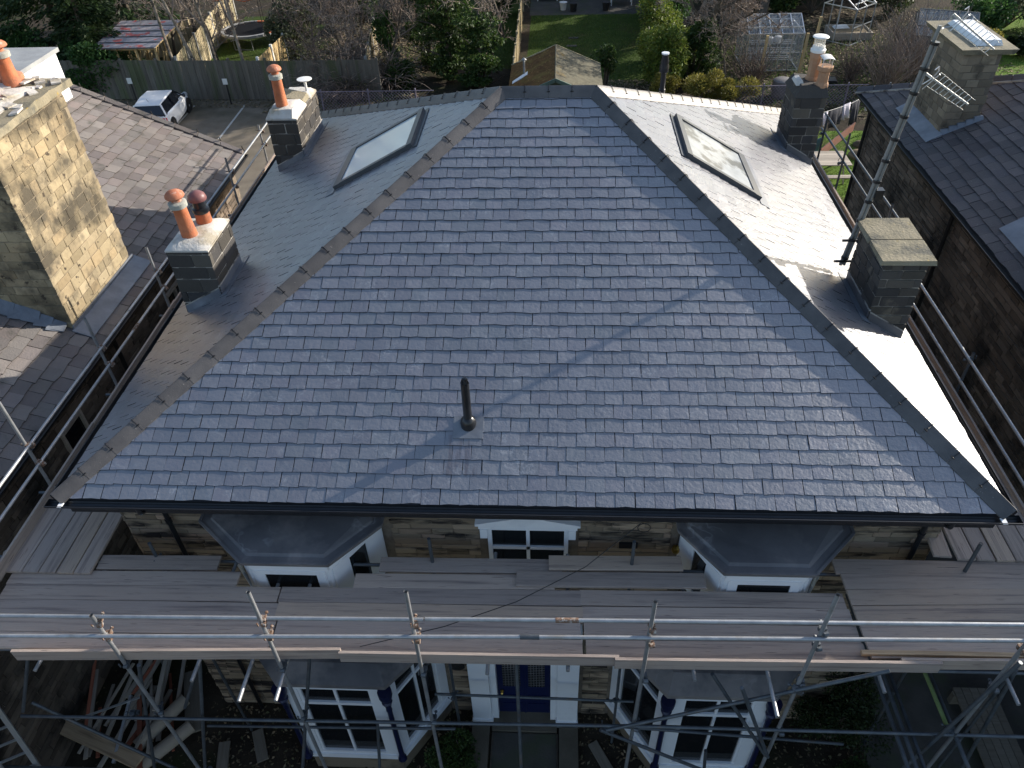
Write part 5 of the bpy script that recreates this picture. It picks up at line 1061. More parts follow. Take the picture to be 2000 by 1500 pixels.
body = loft([sec(-1.82, .7, .3, .72), sec(-1.76, .8, .22, .88), sec(-1.3, .85, .2, .94), sec(-.4, .86, .19, .92), sec(.5, .86, .19, .9), sec(.9, .85, .2, .9), sec(1.4, .82, .22, .84), sec(1.74, .72, .26, .72), sec(1.84, .6, .34, .62)], 'body', 'car_white', car)
def csec(y, wb, wt, zb, zt): return [(-wb, y, zb), (wb, y, zb), (wt, y, zt), (-wt, y, zt)]
loft([csec(-1.7, .72, .62, .86, .95), csec(-1.48, .77, .58, .88, 1.33), csec(.3, .78, .58, .88, 1.35), csec(1.0, .76, .6, .88, .93)], 'cabin_glass', 'car_glass', car, False)
loft([[(-.6, -1.52, 1.33), (.6, -1.52, 1.33), (.57, -1.5, 1.37), (-.57, -1.5, 1.37)], [(-.62, -.6, 1.36), (.62, -.6, 1.36), (.58, -.6, 1.43), (-.58, -.6, 1.43)], [(-.6, .38, 1.34), (.6, .38, 1.34), (.56, .34, 1.385), (-.56, .34, 1.385)]], 'car_roof', 'car_white', car)
for sx in (-1, 1):
    for a, b in (((.78, -1.62, .9), (.6, -1.46, 1.35)), ((.79, -.35, .9), (.61, -.35, 1.36)), ((.78, .98, .9), (.6, .34, 1.36))): MB().bar(CT @ V((sx * a[0], a[1], a[2])), CT @ V((sx * b[0], b[1], b[2])), .07, .05).build('pillar', 'car_white' if a[1] < -1 else 'car_glass', car)
    for y in (-1.22, 1.24):
        o_ = CT @ V((sx * .8, y, .3)); ax = (CT.to_3x3() @ V((sx, 0, 0)))
        w = MB().lathe(o_ - ax * .1, [(.24, 0), (.3, .02), (.31, .1), (.3, .15), (.22, .165), (.2, .14)], 20, ax).build('wheel', 'tyre', car, True); MB().lathe(o_ + ax * .035, [(.2, 0), (.2, .02), (.06, .03), (.04, .035)], 10, ax).build('rim', 'aluminium', w)
        MB().lathe(o_ - ax * .04, [(.37, 0), (.375, .105)], 20, ax).build('wheel_arch', 'black_iron', car)
    MB().hexa(*[[CT @ V(p) for p in q] for q in ([(sx * .64, -1.8, .62), (sx * .8, -1.76, .62), (sx * .8, -1.74, .84), (sx * .64, -1.78, .84)], [(sx * .66, -1.84, .64), (sx * .815, -1.7, .64), (sx * .815, -1.7, .82), (sx * .66, -1.83, .82)])]).build('tail_light', 'tail_red', car)
    MB().lathe(CT @ V((sx * .93, .72, .98)), [(.04, -.08), (.09, -.02), (.08, .06), (.02, .08)], 10, CT.to_3x3() @ V((0, 1, 0))).build('wing_mirror', 'car_glass', car, True)
    MB().lathe(CT @ V((sx * .6, 1.72, .66)), [(.13, 0), (.12, .08), (.02, .1)], 14, CT.to_3x3() @ V((0, 1, .3))).build('headlight', 'aluminium', car, True)
MB().box(-.0, 0, 0, .01, .01, .01) ; m = MB(); m.v = []; m.box(-.6, -1.86, .26, .6, -1.79, .4); m.v = [tuple(CT @ V(p)) for p in m.v]; m.build('bumper', 'black_iron', car)
m = MB(); m.box(-.26, -1.852, .52, .26, -1.83, .63); m.v = [tuple(CT @ V(p)) for p in m.v]; m.build('number_plate', 'brass_plate', car)
m = MB(); m.box(-.55, -1.845, .93, .55, -1.8, .95); m.v = [tuple(CT @ V(p)) for p in m.v]; m.build('tailgate_trim', 'aluminium', car)
MB().tube(CT @ V((0, -1.2, 1.4)), CT @ V((0, -1.35, 1.58)), .01, n=5).build('antenna', 'black_iron', car)
for x_, y_ in ((-20.9, 31.6), (-15.9, 31.3)): t = thing('parking_sign', 'small post sign at the grey fence %s the white car' % ('left of' if x_ < -19 else 'right of'), 'sign', (x_, y_, G)); MB().box(x_ - .03, y_, G, x_ + .03, y_ + .04, G + 1.1).build('post', 'black_iron', t); MB().box(x_ - .14, y_ - .02, G + 1.0, x_ + .1, y_ - .001, G + 1.28).build('plate', 'white_metal', t)

# laundry and picnic table at the right
wl = thing('washing_line', 'washing line with its pole between the chimney and the right neighbour', 'washing line', (12.5, 25.6, G))
MB().path([(11.0, 24.3, -4.45), (12.4, 25.4, -4.55), (14.6, 27.2, -4.35)], .008, 5).build('line', 'white_metal', wl); MB().tube((11.0, 24.3, G), (11.0, 24.3, -4.4), .04, n=8).build('pole', 'steel_dark', wl, True); MB().tube((14.6, 27.2, G), (14.6, 27.2, -4.3), .04, n=8).build('pole', 'steel_dark', wl, True)
def cloth(lab, f0, f1, h, mat, cat='cloth'):
    a, b = V((11.0, 24.3, -4.5)), V((14.6, 27.2, -4.45)); n = 6; m = MB(); nrm = V((.6, -.78, 0)); vs = []
    for i in range(n + 1):
        p = a.lerp(b, f0 + (f1 - f0) * i / n)
        for j in range(4): vs.append(p + V((0, 0, -h * j / 3)) + nrm * (.05 * math.sin(i * 1.7 + f0 * 20) * j / 2 + .03 * j))
    fs = [(i * 4 + j, (i + 1) * 4 + j, (i + 1) * 4 + j + 1, i * 4 + j + 1) for i in range(n) for j in range(3)]; m.add(vs, fs); o = m.build('washing', mat, None, True); sm = o.modifiers.new('thick', 'SOLIDIFY'); sm.thickness = .012
    tag(o, lab, cat)
cloth('small white cloth at the left end of the washing line', .03, .1, .5, 'cloth_lilac', 'cloth'); cloth('dark garment at the left part of the washing line', .12, .3, .75, 'cloth_dark'); cloth('pale lilac garment between the dark ones on the washing line', .31, .42, .6, 'cloth_lilac'); cloth('black towel in the middle of the washing line', .44, .56, 1.0, 'cloth_dark')
cloth('pale lilac shirt hanging near the far end of the washing line', .64, .76, .6, 'cloth_lilac'); cloth('pink red garment at the far end of the washing line', .77, .86, .7, 'cloth_magenta')
m = MB(); m.hexa([(11.1, 23.6, -5.6), (12.5, 24.5, -4.9), (12.5, 24.55, -5.3), (11.1, 23.7, -6.1)], [(11.12, 23.58, -5.6), (12.52, 24.48, -4.9), (12.52, 24.53, -5.3), (11.12, 23.68, -6.1)]); tag(m.build('washing', 'cloth_pink'), 'salmon pink sheet hung low in front of the washing line', 'sheet')
m = MB(); m.hexa([(10.7, 23.9, -5.5), (11.2, 24.2, -5.4), (11.2, 24.24, -6.0), (10.7, 23.94, -6.1)], [(10.72, 23.88, -5.5), (11.22, 24.18, -5.4), (11.22, 24.22, -6.0), (10.72, 23.92, -6.1)]); tag(m.build('washing', 'cloth_teal'), 'dark teal cloth hung low beside the salmon sheet', 'cloth')
pt = thing('picnic_table', 'weathered timber picnic table on the grass behind the scaffold rail', 'table', (11.2, 22.9, G))
for k in range(6): MB().box(10.35, 22.2 + k * .22, -5.72, 11.95, 22.41 + k * .22, -5.68).build('board', 'timber_pale', pt)
for k in range(2): MB().box(10.35, 21.62 + k * .14 + (2.05 if k > 5 else 0), -5.98, 11.95, 21.75 + k * .14, -5.94).build('seat_board', 'timber_pale', pt)
for x in (10.6, 11.7):
    for y0, y1 in ((22.5, 22.0), (23.2, 23.7)): MB().bar((x, y0, -5.72), (x, y1, G), .08, .04, up=(1, 0, 0)).build('leg', 'timber_pale', pt)
fr_ = V((9.6, 20)); 
for x, y, s, lab in ((13.0, 24.5, .4, 'near'), (13.4, 25.6, .3, 'far')): tag(MB().lathe((x, y, G), [(s, 0), (s * 1.05, s * .3), (s * .7, s * .6), (.05, s * .75)], 10).build('rubble_heap', 'litter', None, True), '%s small heap of leaves and rubble by the right neighbour wall' % lab, 'heap')

# ================================================================ PLANTS
def bare_tree(name, label, cat, base, height, lean, seed, r0=.14, levels=4, spread=.55, mat='bark', tmat='twig', kids=(3, 5), group=None, first=.3, twigr=.008, wig=.12):
    rr = random.Random(seed); t = thing(name, label, cat, base, group); mbs = [MB(), MB(), MB()]
    def grow(p, d, L, r, lv):
        n = 4 if lv < 2 else 3; pts = [p]; rs = [r]; dd = d.copy()
        end = max(r * (.45 if lv else .35), twigr * .6)
        for i in range(n):
            dd = (dd + V((rr.gauss(0, wig), rr.gauss(0, wig), rr.gauss(0, wig * .6) + .04))).normalized(); pts.append(pts[-1] + dd * (L / n)); rs.append(r + (end - r) * (i + 1) / n)
        mbs[0 if lv == 0 else (1 if lv < 2 else 2)].path(pts, rs, 7 if lv == 0 else (5 if lv < 2 else 3))
        if lv >= levels: return
        for k in range(rr.randint(*kids) + (4 if lv == 0 else 0)):
            f = rr.uniform(first if lv == 0 else .2, 1.0); i = min(n - 1, int(f * n)); q = pts[i].lerp(pts[i + 1], f * n - i)
            ax = (pts[i + 1] - pts[i]).normalized(); s = ax.orthogonal().normalized(); s.rotate(Matrix.Rotation(rr.uniform(0, 6.28), 3, ax)); a = rr.uniform(.5, 1.0) * spread * 1.6
            nd = (ax * math.cos(a) + s * math.sin(a) + V((0, 0, .12))).normalized()
            grow(q, nd, L * rr.uniform(.38, .62), max(rs[i] * rr.uniform(.4, .6), twigr), lv + 1)
    grow(V(base), V((lean[0], lean[1], 1)).normalized(), height, r0, 0)
    mbs[0].build('trunk', mat, t, True); mbs[1].build('branches', mat if r0 > .12 else tmat, t, True, kind='stuff')
    if mbs[2].v: mbs[2].build('twigs', tmat, t, kind='stuff')
    return t
def leaves(mb, c, rad, n, size, rr, shell=.55, droop=0, aspect=.5, lumps=9):
    """n leaf blades spread through an uneven crown made of lumps"""
    cs = []
    for k in range(lumps):
        a, b = rr.uniform(0, 6.28), rr.uniform(-.9, 1); q = math.sqrt(max(0, 1 - b * b)); f = rr.uniform(.35, .8)
        cs.append((V((c[0] + rad[0] * q * math.cos(a) * f, c[1] + rad[1] * q * math.sin(a) * f, c[2] + rad[2] * b * f)), rr.uniform(.3, .55)))
    vs, fs = [], []
    for k in range(n):
        cc, s = cs[rr.randrange(lumps)]; d = V((rr.gauss(0, 1), rr.gauss(0, 1), rr.gauss(0, 1))).normalized(); f = shell + (1 - shell) * rr.random() ** .6
        p = cc + V((d.x * rad[0] * s * f, d.y * rad[1] * s * f, d.z * rad[2] * s * f))
        a = (d + V((rr.gauss(0, .7), rr.gauss(0, .7), rr.gauss(0, .5) - droop))).normalized(); b = a.orthogonal().normalized(); b.rotate(Matrix.Rotation(rr.uniform(0, 6.28), 3, a))
        L = size * rr.uniform(.6, 1.3); w = L * aspect; o = len(vs)
        vs += [p - a * L * .5, p + b * w * .5, p + a * L * .5, p - b * w * .5]; fs.append((o, o + 1, o + 2, o + 3))
    mb.add(vs, fs); return cs
def bush(name, label, cat, base, rad, n, size, mat, seed, lumps=9, trunk=.06, droop=0, aspect=.5, shell=.5, group=None, zc=None, smat='bark'):
    rr = random.Random(seed); t = thing(name, label, cat, base, group); m = MB(); c = (base[0], base[1], base[2] + (rad[2] if zc is None else zc)); cs = leaves(m, c, rad, n, size, rr, shell, droop, aspect, lumps)
    m.build('crown', mat, t, kind='stuff'); s = MB()
    for cc, q in cs: s.path([V(base), V(base).lerp(cc, .5) + V((rr.uniform(-.1, .1), rr.uniform(-.1, .1), 0)), cc], [trunk, trunk * .6, trunk * .3], 5)
    s.build('trunk', smat, t, True); return t
def conifer(label, base, h, r, n, size, mat, seed, cat='tree'):
    rr = random.Random(seed); t = thing('conifer', label, cat, base); MB().tube(base, (base[0], base[1], base[2] + h), .22, .03, 8).build('trunk', 'bark', t, True); m = MB(); vs, fs = [], []; nb = 90; br = MB()
    for k in range(nb):
        f = (k + .5) / nb; z = base[2] + .3 + f * (h - .4); L = r * (1 - f) ** .75 * rr.uniform(.75, 1.15) + .15; a = rr.uniform(0, 6.28); d = V((math.cos(a), math.sin(a), -.25 + .3 * f)).normalized(); o0 = V((base[0], base[1], z)); br.path([o0, o0 + d * L], [.03, .008], 4); s = d.cross(V((0, 0, 1)))
        for q in range(int(n / nb)):
            g = rr.random() ** .6; p = o0 + d * (L * g) + s * rr.gauss(0, .16 * L * (1.15 - g) + .05) + V((0, 0, rr.gauss(-.04, .1))); ax = (d + s * rr.gauss(0, .8) + V((0, 0, rr.gauss(-.35, .3)))).normalized(); b = ax.orthogonal().normalized(); b.rotate(Matrix.Rotation(rr.uniform(0, 6.28), 3, ax)); l = size * rr.uniform(.6, 1.3); o = len(vs)
            vs += [p, p + ax * l * .5 + b * l * .16, p + ax * l, p + ax * l * .5 - b * l * .16]; fs.append((o, o + 1, o + 2, o + 3))
    m.add(vs, fs); m.build('crown', mat, t, kind='stuff'); br.build('branches', 'bark', t, kind='stuff'); return t
conifer('tall dark conifer filling the top left corner', (-26.0, 35.5, G), 11, 3.4, 26000, .3, 'leaf_conifer', 1)
conifer('dark conifer in front of the log shelter, right of the tallest one', (-24.1, 34.6, G), 8, 2.4, 20000, .26, 'leaf_conifer', 2)
conifer('far conifer at the top edge left of the birches', (-27.0, 45, G), 10, 3.2, 14000, .34, 'leaf_conifer', 3)
bush('laurel_bush', 'glossy green laurel bush spilling over the grey fence beside the white dormer', 'shrub', (-23.9, 32.9, G), (2.3, 1.2, 1.5), 9000, .2, 'leaf_laurel', 4, 12)
bush('laurel_bush', 'dark laurel bush under the conifers at the left frame edge', 'shrub', (-27.5, 33.6, G), (2.2, 1.4, 1.6), 8000, .22, 'leaf_laurel', 5, 12)
for k, (x, y, h, lx, lab) in enumerate(((-18.85, 32.9, 9, -.12, 'first leaning birch from the log shelter'), (-17.5, 32.7, 10, -.16, 'second leaning birch from the log shelter, forked low'), (-16.9, 33.2, 9.5, -.06, 'third bare birch beside the sunlit fence'), (-15.35, 33.0, 10, -.03, 'bare birch in front of the trampoline'))):
    bare_tree('birch_tree', lab, 'tree', (x, y, G), h, (lx, .02), 60 + k, .095, 3, .55, 'bark_birch', 'twig', (3, 5), twigr=.012, wig=.05)
for k, (x, y, h, lx, ly, lab) in enumerate(((-20.6, 39.5, 9, .05, .05, 'thin bare tree behind the log shelter'), (-19.8, 44, 9, .02, .0, 'bare tree behind the trampoline on its left'), (-14.6, 45, 9, -.02, .0, 'bare tree at the top edge right of the trampoline'), (-13.4, 47, 9, .03, 0, 'slim bare tree at the top edge above the holly'), (-11.5, 41.0, 8, .1, 0, 'bare tree right of the holly with long low limbs'), (-10.6, 36.5, 8.5, -.22, .05, 'bare tree leaning left above the bramble bank'), (-8.2, 44, 9, -.05, 0, 'bare tree behind the short sunlit fence'), (-2.6, 40.5, 8, -.3, -.1, 'bare tree with a limb reaching across the thin garden fence'), (-23.0, 44.0, 9, 0, 0, 'bare tree between the far conifer and the birches'))):
    bare_tree('bare_tree', lab, 'tree', (x, y, G), h, (lx, ly), 80 + k, .12, 4, .6, 'bark', 'twig' if k % 2 else 'twig_dark', (3, 4), twigr=.011)
bush('holly_bush', 'rounded variegated holly bush with pale edged leaves', 'shrub', (-14.0, 37.2, G), (1.45, 1.4, 2.0), 15000, .17, 'leaf_holly', 21, 16, shell=.7)
for k, (x, y, r, h, lab) in enumerate(((-11.2, 32.8, 1.4, 2.6, 'tangled bare bramble thicket right of the disc topped chimney'), (-9.9, 31.8, 1.1, 2.0, 'low bare bramble thicket in front of the short sunlit fence'), (-8.3, 33.5, 1.2, 2.4, 'bare thicket between the short sunlit fence and the ivy tree'), (-12.5, 33.0, .7, 1.3, 'bare thicket below the holly bush'), (-10.9, 37, 1.5, 2.5, 'bare thicket behind the bramble bank'))):
    rr = random.Random(200 + k); t = thing('bramble_thicket', lab, 'shrub', (x, y, G)); m = MB()
    for q in range(420):
        a = rr.uniform(0, 6.28); p = V((x + rr.gauss(0, r * .35), y + rr.gauss(0, r * .3), G)); d = V((math.cos(a) * .5, math.sin(a) * .5, 1)).normalized(); L = h * rr.uniform(.5, 1.1); pts = [p]
        for i in range(5): d = (d + V((rr.gauss(0, .22), rr.gauss(0, .22), -.16 - .05 * i))).normalized(); pts.append(pts[-1] + d * L / 5)
        m.path(pts, [.016, .015, .014, .012, .01, .007], 3)
    m.build('stems', 'twig' if k % 2 == 0 else 'twig_dark', t, kind='stuff')
    s = MB(); leaves(s, (x, y, G + h * .35), (r, r, h * .35), 500, .1, rr, .2, lumps=8); s.build('leaves', 'leaf_scrub', t, kind='stuff')
for k, (x, y, h, lx, lab) in enumerate(((-11.8, 32.9, 4.2, .1, 'low spreading bare tree just right of the disc topped chimney'), (-10.1, 33.9, 4.6, -.1, 'low spreading bare tree in front of the short sunlit fence'), (-8.6, 35.2, 4.4, .1, 'low spreading bare tree between the short fence and the ivy'), (-10.9, 39.5, 5.0, -.1, 'spreading bare tree behind the bramble bank'), (-8.9, 41.0, 5.0, .1, 'spreading bare tree behind the short sunlit fence'), (-2.7, 35.4, 4.6, -.15, 'bare spreading tree between the ivy and the thin garden fence'), (-15.9, 38.2, 4.6, -.2, 'bare spreading tree hanging over the trampoline'), (-21.6, 38.5, 5.0, .2, 'bare spreading tree behind the log shelter roof'), (-17.9, 36.0, 4.4, .1, 'bare spreading tree beside the sunlit fence'))):
    bare_tree('bare_tree', lab, 'tree', (x, y, G), h, (lx, .05), 900 + k, .085, 4, .85, 'bark', 'twig' if k % 3 else 'twig_dark', (4, 6), first=.2, twigr=.011, wig=.16)
# ivy clad trees left of the shed
for k, (x, y, rx, h, n, lab) in enumerate(((-5.2, 34.8, 1.7, 7.5, 17000, 'tall ivy clad tree left of the garden shed'), (-3.4, 33.3, 1.2, 3.6, 9000, 'lower ivy clad clump in front of the tall ivy tree'), (-6.6, 37.5, 1.6, 8.5, 12000, 'ivy clad tree behind and left of the tall ivy tree'))):
    rr = random.Random(300 + k); t = thing('ivy_tree', lab, 'tree', (x, y, G)); m = MB(); tk = MB(); tk.path([(x, y, G), (x + .1, y, G + h * .5), (x, y + .2, G + h)], [.2, .14, .05], 7)
    for q in range(9):
        zz = G + h * (q + .6) / 9.6; leaves(m, (x + rr.gauss(0, .2), y + rr.gauss(0, .2), zz), (rx * rr.uniform(.7, 1.1), rx * rr.uniform(.7, 1.1), h / 11), n // 9, .17, rr, .5, .4, lumps=7)
        a = rr.uniform(0, 6.28); tk.path([(x, y, zz - .3), (x + rx * math.cos(a), y + rx * math.sin(a), zz + .3)], [.05, .015], 5)
    m.build('crown', 'leaf_ivy', t, kind='stuff'); tk.build('trunk', 'bark', t, True)
bush('bush', 'small dark evergreen at the foot of the short sunlit fence', 'shrub', (-7.6, 33.2, G), (.8, .7, .8), 2500, .15, 'leaf_ivy', 26)
bush('bush', 'green shrub growing over the end of the short sunlit fence', 'shrub', (-8.7, 36.4, G), (.8, .9, 1.6), 3500, .16, 'leaf_laurel', 27)
# hedge beyond the lawn's right side
for k, (x, y, rx, ry, rz, mt_, lab) in enumerate(((5.7, 32.0, 1.1, 1.1, 1.5, 'leaf_lime', 'lime shrub nearest the roof, left of the black flue'), (6.2, 34.4, 1.4, 1.6, 1.6, 'leaf_lime', 'lime green shrub at the near end of the lawn border'), (6.3, 37.4, 1.5, 1.6, 1.9, 'leaf_lime', 'bright lime shrub in the middle of the lawn border'), (6.7, 40.4, 1.3, 1.7, 1.9, 'leaf_laurel', 'mid green shrub behind the bright lime shrub'), (6.5, 43.7, 1.4, 1.9, 1.9, 'leaf_lime', 'lime shrub at the far end of the lawn border'), (7.2, 33.0, 1.2, 1.0, 1.5, 'leaf_ivy', 'dark green shrub under the leaning bare tree'), (6.9, 46.5, 1.2, 1.6, 1.6, 'leaf_ivy', 'dark shrub at the patio end of the lawn border'))):
    bush('border_shrub', lab, 'shrub', (x, y, G), (rx, ry, rz), 8000, .17, mt_, 400 + k, 12, droop=.2, aspect=.4)
bush('small_tree', 'small dark leaved tree beside the shed roof on the lawn', 'tree', (2.75, 31.6, G), (.75, .75, .8), 2500, .14, 'leaf_ivy', 31, zc=1.9)
for k, (x, y, rx, rz, lab) in enumerate(((7.2, 30.2, 1.0, .95, 'golden shrub just beyond the roof ridge by the black flue'), (8.9, 30.4, 1.1, .7, 'golden shrub right of the first, beside the chain link fence'), (5.6, 30.6, .8, .8, 'yellow green shrub behind the black flue'))): bush('golden_shrub', lab, 'shrub', (x, y, G), (rx, .9, rz), 5200, .14, 'leaf_gold', 420 + k, 10, droop=-.5, aspect=.28)
bare_tree('bare_tree', 'large bare apple tree with a leaning dark trunk left of the greenhouse', 'tree', (7.15, 33.9, G), 5.2, (.28, .1), 501, .24, 5, .8, 'bark', 'twig', (4, 5), first=.4, twigr=.014, wig=.16)
bare_tree('bare_tree', 'bare fruit tree between the apple tree and the greenhouse', 'tree', (9.0, 35.5, G), 4.0, (.05, .2), 502, .1, 5, .8, 'bark', 'twig', (3, 5), first=.3, twigr=.011, wig=.16)
bare_tree('bare_tree', 'dark trunked tree behind the greenhouse at the top edge', 'tree', (12.6, 43.2, G), 7, (.1, .1), 503, .3, 3, .6, 'bark', 'twig_dark', (2, 3))
bare_tree('bare_tree', 'thin young bare tree in front of the greenhouse', 'tree', (8.6, 31.6, G), 3.4, (.15, .1), 504, .05, 3, .8, 'bark', 'twig', (3, 5))
for k, (x, y, h, n, lab, tm) in enumerate(((16.2, 31.6, 3.0, 150, 'pale bare twiggy shrub behind the right neighbour roof', 'twig'), (15.2, 33.6, 1.6, 70, 'bare twiggy shrub right of the allotment sheet', 'twig_dark'), (10.0, 32.2, 2.2, 110, 'bare scrub beside the compost bin', 'twig_dark'), (18.2, 33.4, 3.0, 130, 'tall bare shrub left of the dark greenhouse', 'twig'), (18.6, 36.6, 2.2, 90, 'dark bare shrub below the bare greenhouse frame', 'twig_dark'))):
    rr = random.Random(520 + k); t = thing('twiggy_shrub', lab, 'shrub', (x, y, G)); m = MB()
    for q in range(n):
        a = rr.uniform(0, 6.28); d = V((math.cos(a) * rr.uniform(.1, .8), math.sin(a) * rr.uniform(.1, .8), 1)).normalized(); p = V((x + rr.gauss(0, .15), y + rr.gauss(0, .15), G)); L = h * rr.uniform(.6, 1.1); pts = [p]
        for i in range(4):
            d = (d + V((rr.gauss(0, .12), rr.gauss(0, .12), rr.gauss(0, .06)))).normalized(); pts.append(pts[-1] + d * L / 4)
            if i: e = (d + V((rr.gauss(0, .6), rr.gauss(0, .6), .2))).normalized(); m.path([pts[-1], pts[-1] + e * L * .28], [.009, .005], 3)
        m.path(pts, [.016, .014, .011, .008, .005], 3)
    m.build('stems', tm, t, kind='stuff')
for k, (x, y, rx, rz, mt_, lab) in enumerate(((23.8, 40.5, 1.8, 1.5, 'leaf_laurel', 'green shrub at the top right behind the neighbour chimney'), (26.4, 42, 2.0, 1.6, 'leaf_holly', 'pale flowering shrub in the top right corner'), (28.5, 41, 1.8, 1.2, 'leaf_laurel', 'rounded shrub at the right frame edge on the far lawn'), (25.0, 37.0, .9, .6, 'leaf_dark', 'low dark shrub on the far lawn'), (16.2, 45.5, 1.8, 2.2, 'leaf_dark', 'dark evergreen behind the bare greenhouse frame'), (20.5, 44.5, 2.2, 2.4, 'leaf_dark', 'dark evergreen at the top edge left of the dark greenhouse'), (14.5, 46, 1.6, 1.8, 'leaf_ivy', 'ivy mound at the top edge behind the greenhouse'), (22.4, 36.8, 1.2, .8, 'leaf_gold', 'straw coloured shrub beside the far lawn'), (-11.8, 44.5, 1.6, 1.6, 'leaf_ivy', 'dark shrub behind the holly at the top edge'), (-3.2, 46, 1.6, 2.2, 'leaf_ivy', 'dark shrub at the top edge left of the far house'))): bush('shrub', lab, 'shrub', (x, y, G), (rx, rx, rz), 6000, .19, mt_, 600 + k, 12)
# ground cover: leaf litter, scrub tufts and grass
rr = random.Random(77); m = MB(); vs, fs = [], []
def scatter(vs, fs, n, x0, x1, y0, y1, s, z=G, up=False):
    for k in range(n):
        x, y = rr.uniform(x0, x1), rr.uniform(y0, y1); a = rr.uniform(0, 6.28); o = len(vs)
        if up:
            h = s * rr.uniform(.5, 1.3); w = s * .12; l = V((rr.gauss(0, .4), rr.gauss(0, .4), 1)) * h; p = V((x, y, z)); b = V((math.cos(a), math.sin(a), 0)) * w; vs += [p - b, p + b, p + l]; fs.append((o, o + 1, o + 2))
        else:
            q = s * rr.uniform(.5, 1.3); c, d = math.cos(a) * q, math.sin(a) * q; vs += [(x - c, y - d, z + .012 + rr.uniform(0, .03)), (x + d * .5, y - c * .5, z + .02 + rr.uniform(0, .03)), (x + c, y + d, z + .012 + rr.uniform(0, .04)), (x - d * .5, y + c * .5, z + .02)]; fs.append((o, o + 1, o + 2, o + 3))
scatter(vs, fs, 9000, -14, -6.5, 30, 48, .09); scatter(vs, fs, 9000, 7.5, 24, 28.5, 46, .1); scatter(vs, fs, 2500, 2.3, 6.5, 29.5, 34, .08); scatter(vs, fs, 1500, -5.9, -.95, -2.5, .4, .035); scatter(vs, fs, 1500, .95, 6, -2.5, .4, .035); scatter(vs, fs, 2500, -22, -8.6, 30.8, 32.2, .06)
m.add(vs, fs); lt = m.build('leaf_litter', 'litter'); lt['kind'] = 'stuff'; tag(lt, 'scattered dead leaves over the garden soil and beds', 'leaves')
vs, fs = [], []; m = MB()
scatter(vs, fs, 12000, -1.15, 5.5, 33.3, 45.9, .1, up=True); scatter(vs, fs, 16000, 9.3, 15.2, 15.2, 27.2, .09, up=True); scatter(vs, fs, 7000, 22.5, 34, 31.5, 46, .12, up=True); scatter(vs, fs, 6000, -19.4, -14.3, 33, 44, .1, up=True); scatter(vs, fs, 5000, -6.4, -2, 36, 47, .1, up=True); scatter(vs, fs, 8000, 8, 22, 29, 41, .16, up=True); scatter(vs, fs, 3000, -13, -7, 30.5, 40, .16, up=True)
m.add(vs, fs); gr_ = m.build('grass_blades', 'blade'); gr_['kind'] = 'stuff'; tag(gr_, 'grass blades on the lawns and rough allotment ground', 'grass')

# ================================================================ FRONT GARDEN
bush('box_bush', 'rounded dark green bush beside the front path', 'shrub', (-1.25, -.55, G), (.5, .45, .45), 5200, .05, 'leaf_ivy', 700, 14, trunk=.02, shell=.7)
bush('dark_shrub', 'tall dark shrub at the right corner of the right bay', 'shrub', (5.4, .15, G), (.75, .7, 1.0), 9000, .06, 'leaf_dark', 701, 16, trunk=.03)
bush('dark_shrub', 'low green shrub at the foot of the taller dark one', 'shrub', (5.5, -.75, G), (.5, .4, .35), 4000, .05, 'leaf_ivy', 702, 12, trunk=.02)
tag(board_o((-8.75, -.22, -5.82), (-6.55, -1.0, -5.66), None, .24, .045, 'board_fresh', 'loose_board'), 'clean yellow scaffold board lying across the timber pile', 'board')
for k in range(26):
    x, y = -7.9 + U(-.2, 1.25), .55 + U(-1.1, .5); a = U(-.5, .35); L = U(.9, 1.8); z = -6.3 + k * .018; red = k % 5 == 0
    d = V((math.sin(a), math.cos(a), U(-.1, .12))) * L / 2
    o = board_o(V((x, y, z)) - d, V((x, y, z)) + d, None, U(.05, .1), .03, 'timber_red' if red else 'timber_pale', 'batten')
    tag(o, 'red painted offcut in the heap of old roof timber' if red else 'pale old roof batten in the heap beside the left bay', 'batten', 'red timber offcuts in the heap' if red else 'old roof battens in the heap')
tag(MB().bar((-7.15, .1, -5.55), (-7.05, -1.0, -5.75), .05, .05).build('metal_angle', 'aluminium'), 'bright metal angle strip standing in the timber heap', 'metal strip')
tag(MB().bar((-8.0, -.35, -5.6), (-6.95, .05, -5.5), .03, .03).build('metal_rod', 'aluminium'), 'thin bright rod lying slanted over the timber heap', 'rod')
for k, (a, b, lab) in enumerate((((-6.95, -.55, -6.1), (-6.35, .3, -6.0), 'cardboard tube roll nearest the timber heap'), ((-6.75, -.85, -6.15), (-6.1, -.15, -6.1), 'cardboard tube roll nearest the left bay'))): tag(MB().tube(a, b, .12, n=16).build('cardboard_roll', 'card_tube', None, True), lab, 'roll')
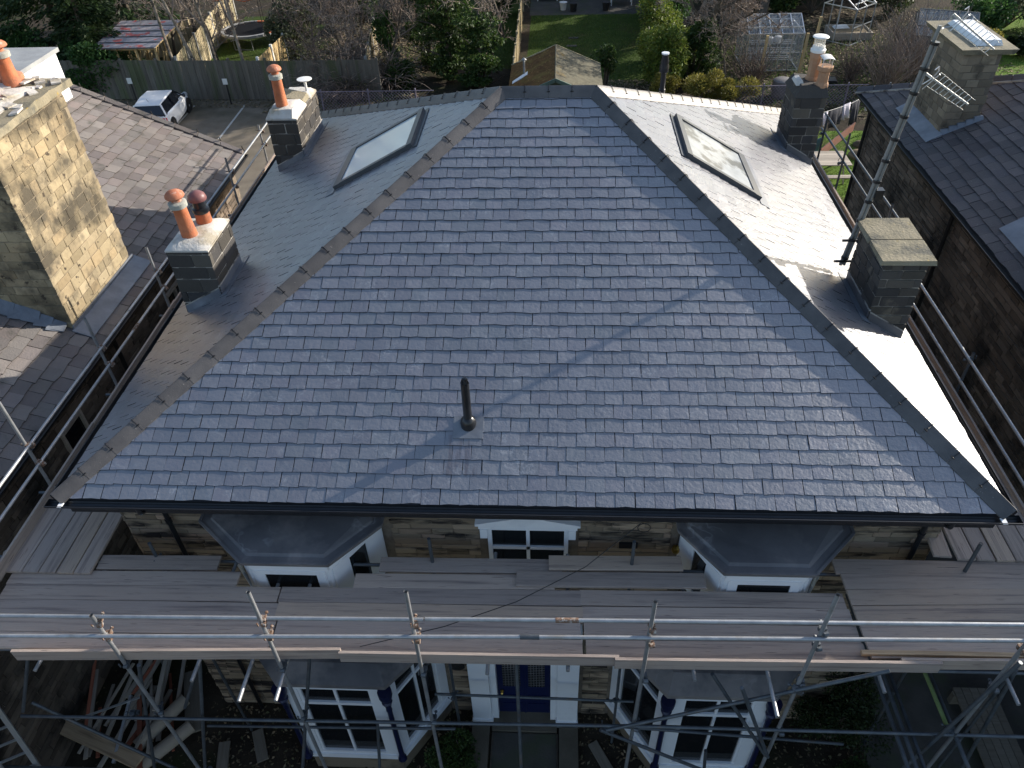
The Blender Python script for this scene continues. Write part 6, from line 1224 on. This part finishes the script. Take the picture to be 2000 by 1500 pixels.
for k, (p, q, w, lab) in enumerate((((-6.6, 1.0, -6.28), (-6.1, -.2, -6.25), .28, 'wide dark board on the ground by the downpipe'), ((-5.5, -.3, -6.34), (-5.3, -1.2, -6.34), .2, 'long plank on the bed at the left of the left bay'), ((-4.95, -.1, -6.34), (-4.7, -.6, -6.34), .2, 'short plank on the bed beside the left bay'), ((1.2, -.1, -6.34), (1.6, -.8, -6.34), .18, 'short plank on the bed right of the front path'))): tag(board_o(p, q, None, w, .04, 'deck_wood', 'ground_plank'), lab, 'plank')
ld = thing('ladder', 'aluminium ladder leaning up to the scaffold at the bottom left corner', 'ladder', (-7.6, -1.9, G))
la, lb_ = V((-7.25, -2.0, G)), V((-7.9, -.95, -1.2)); s_v = V((-.36, -.2, 0))
for k in (0, 1): MB().bar(la + s_v * k, lb_ + s_v * k, .03, .07, up=s_v).build('stile', 'aluminium', ld)
for k in range(17): p = la.lerp(lb_, (k + .7) / 17.5); MB().bar(p, p + s_v, .03, .03).build('rung', 'aluminium', ld)
tag(MB().lathe(la.lerp(lb_, .66) + V((.03, -.03, 0)), [(.05, -.05), (.06, 0), (.045, .06)], 8, (0, .2, 1)).build('blue_tie', 'blue_plastic', None, True), 'bright blue tie knotted round the ladder at the bottom left', 'tie')
dk = thing('timber_deck', 'weathered timber decking panel on the ground at the lower right', 'decking', (8.2, 0, G))
for k in range(5): x = 7.82 + k * .145; MB().hexa([(x, 1.0, G + .3), (x + .135, 1.0, G + .3), (x + .135, -2.4, G + .3), (x, -2.4, G + .3)][::-1], [(x, 1.0, G + .34), (x + .135, 1.0, G + .34), (x + .135, -2.4, G + .34), (x, -2.4, G + .34)][::-1]).build('deck_board', 'deck_wood', dk)
for y in (.9, -.6, -2.2): MB().box(7.8, y - .05, G, 8.56, y + .05, G + .298).build('joist', 'deck_wood', dk)

for k, (x, y, h, r, lab) in enumerate(((13.6, 50.0, 8.5, 2.6, 'dark conifer at the top edge behind the aluminium greenhouse'), (17.2, 50.5, 9.5, 3.0, 'dark conifer at the top edge behind the bare greenhouse frame'), (20.8, 50.0, 9.5, 3.0, 'dark conifer at the top edge behind the dark greenhouse'), (11.0, 52.5, 8, 2.5, 'dark conifer at the top edge beside the far house'))):
    conifer(lab, (x, y, G), h, r, 12000, .34, 'leaf_conifer', 800 + k)
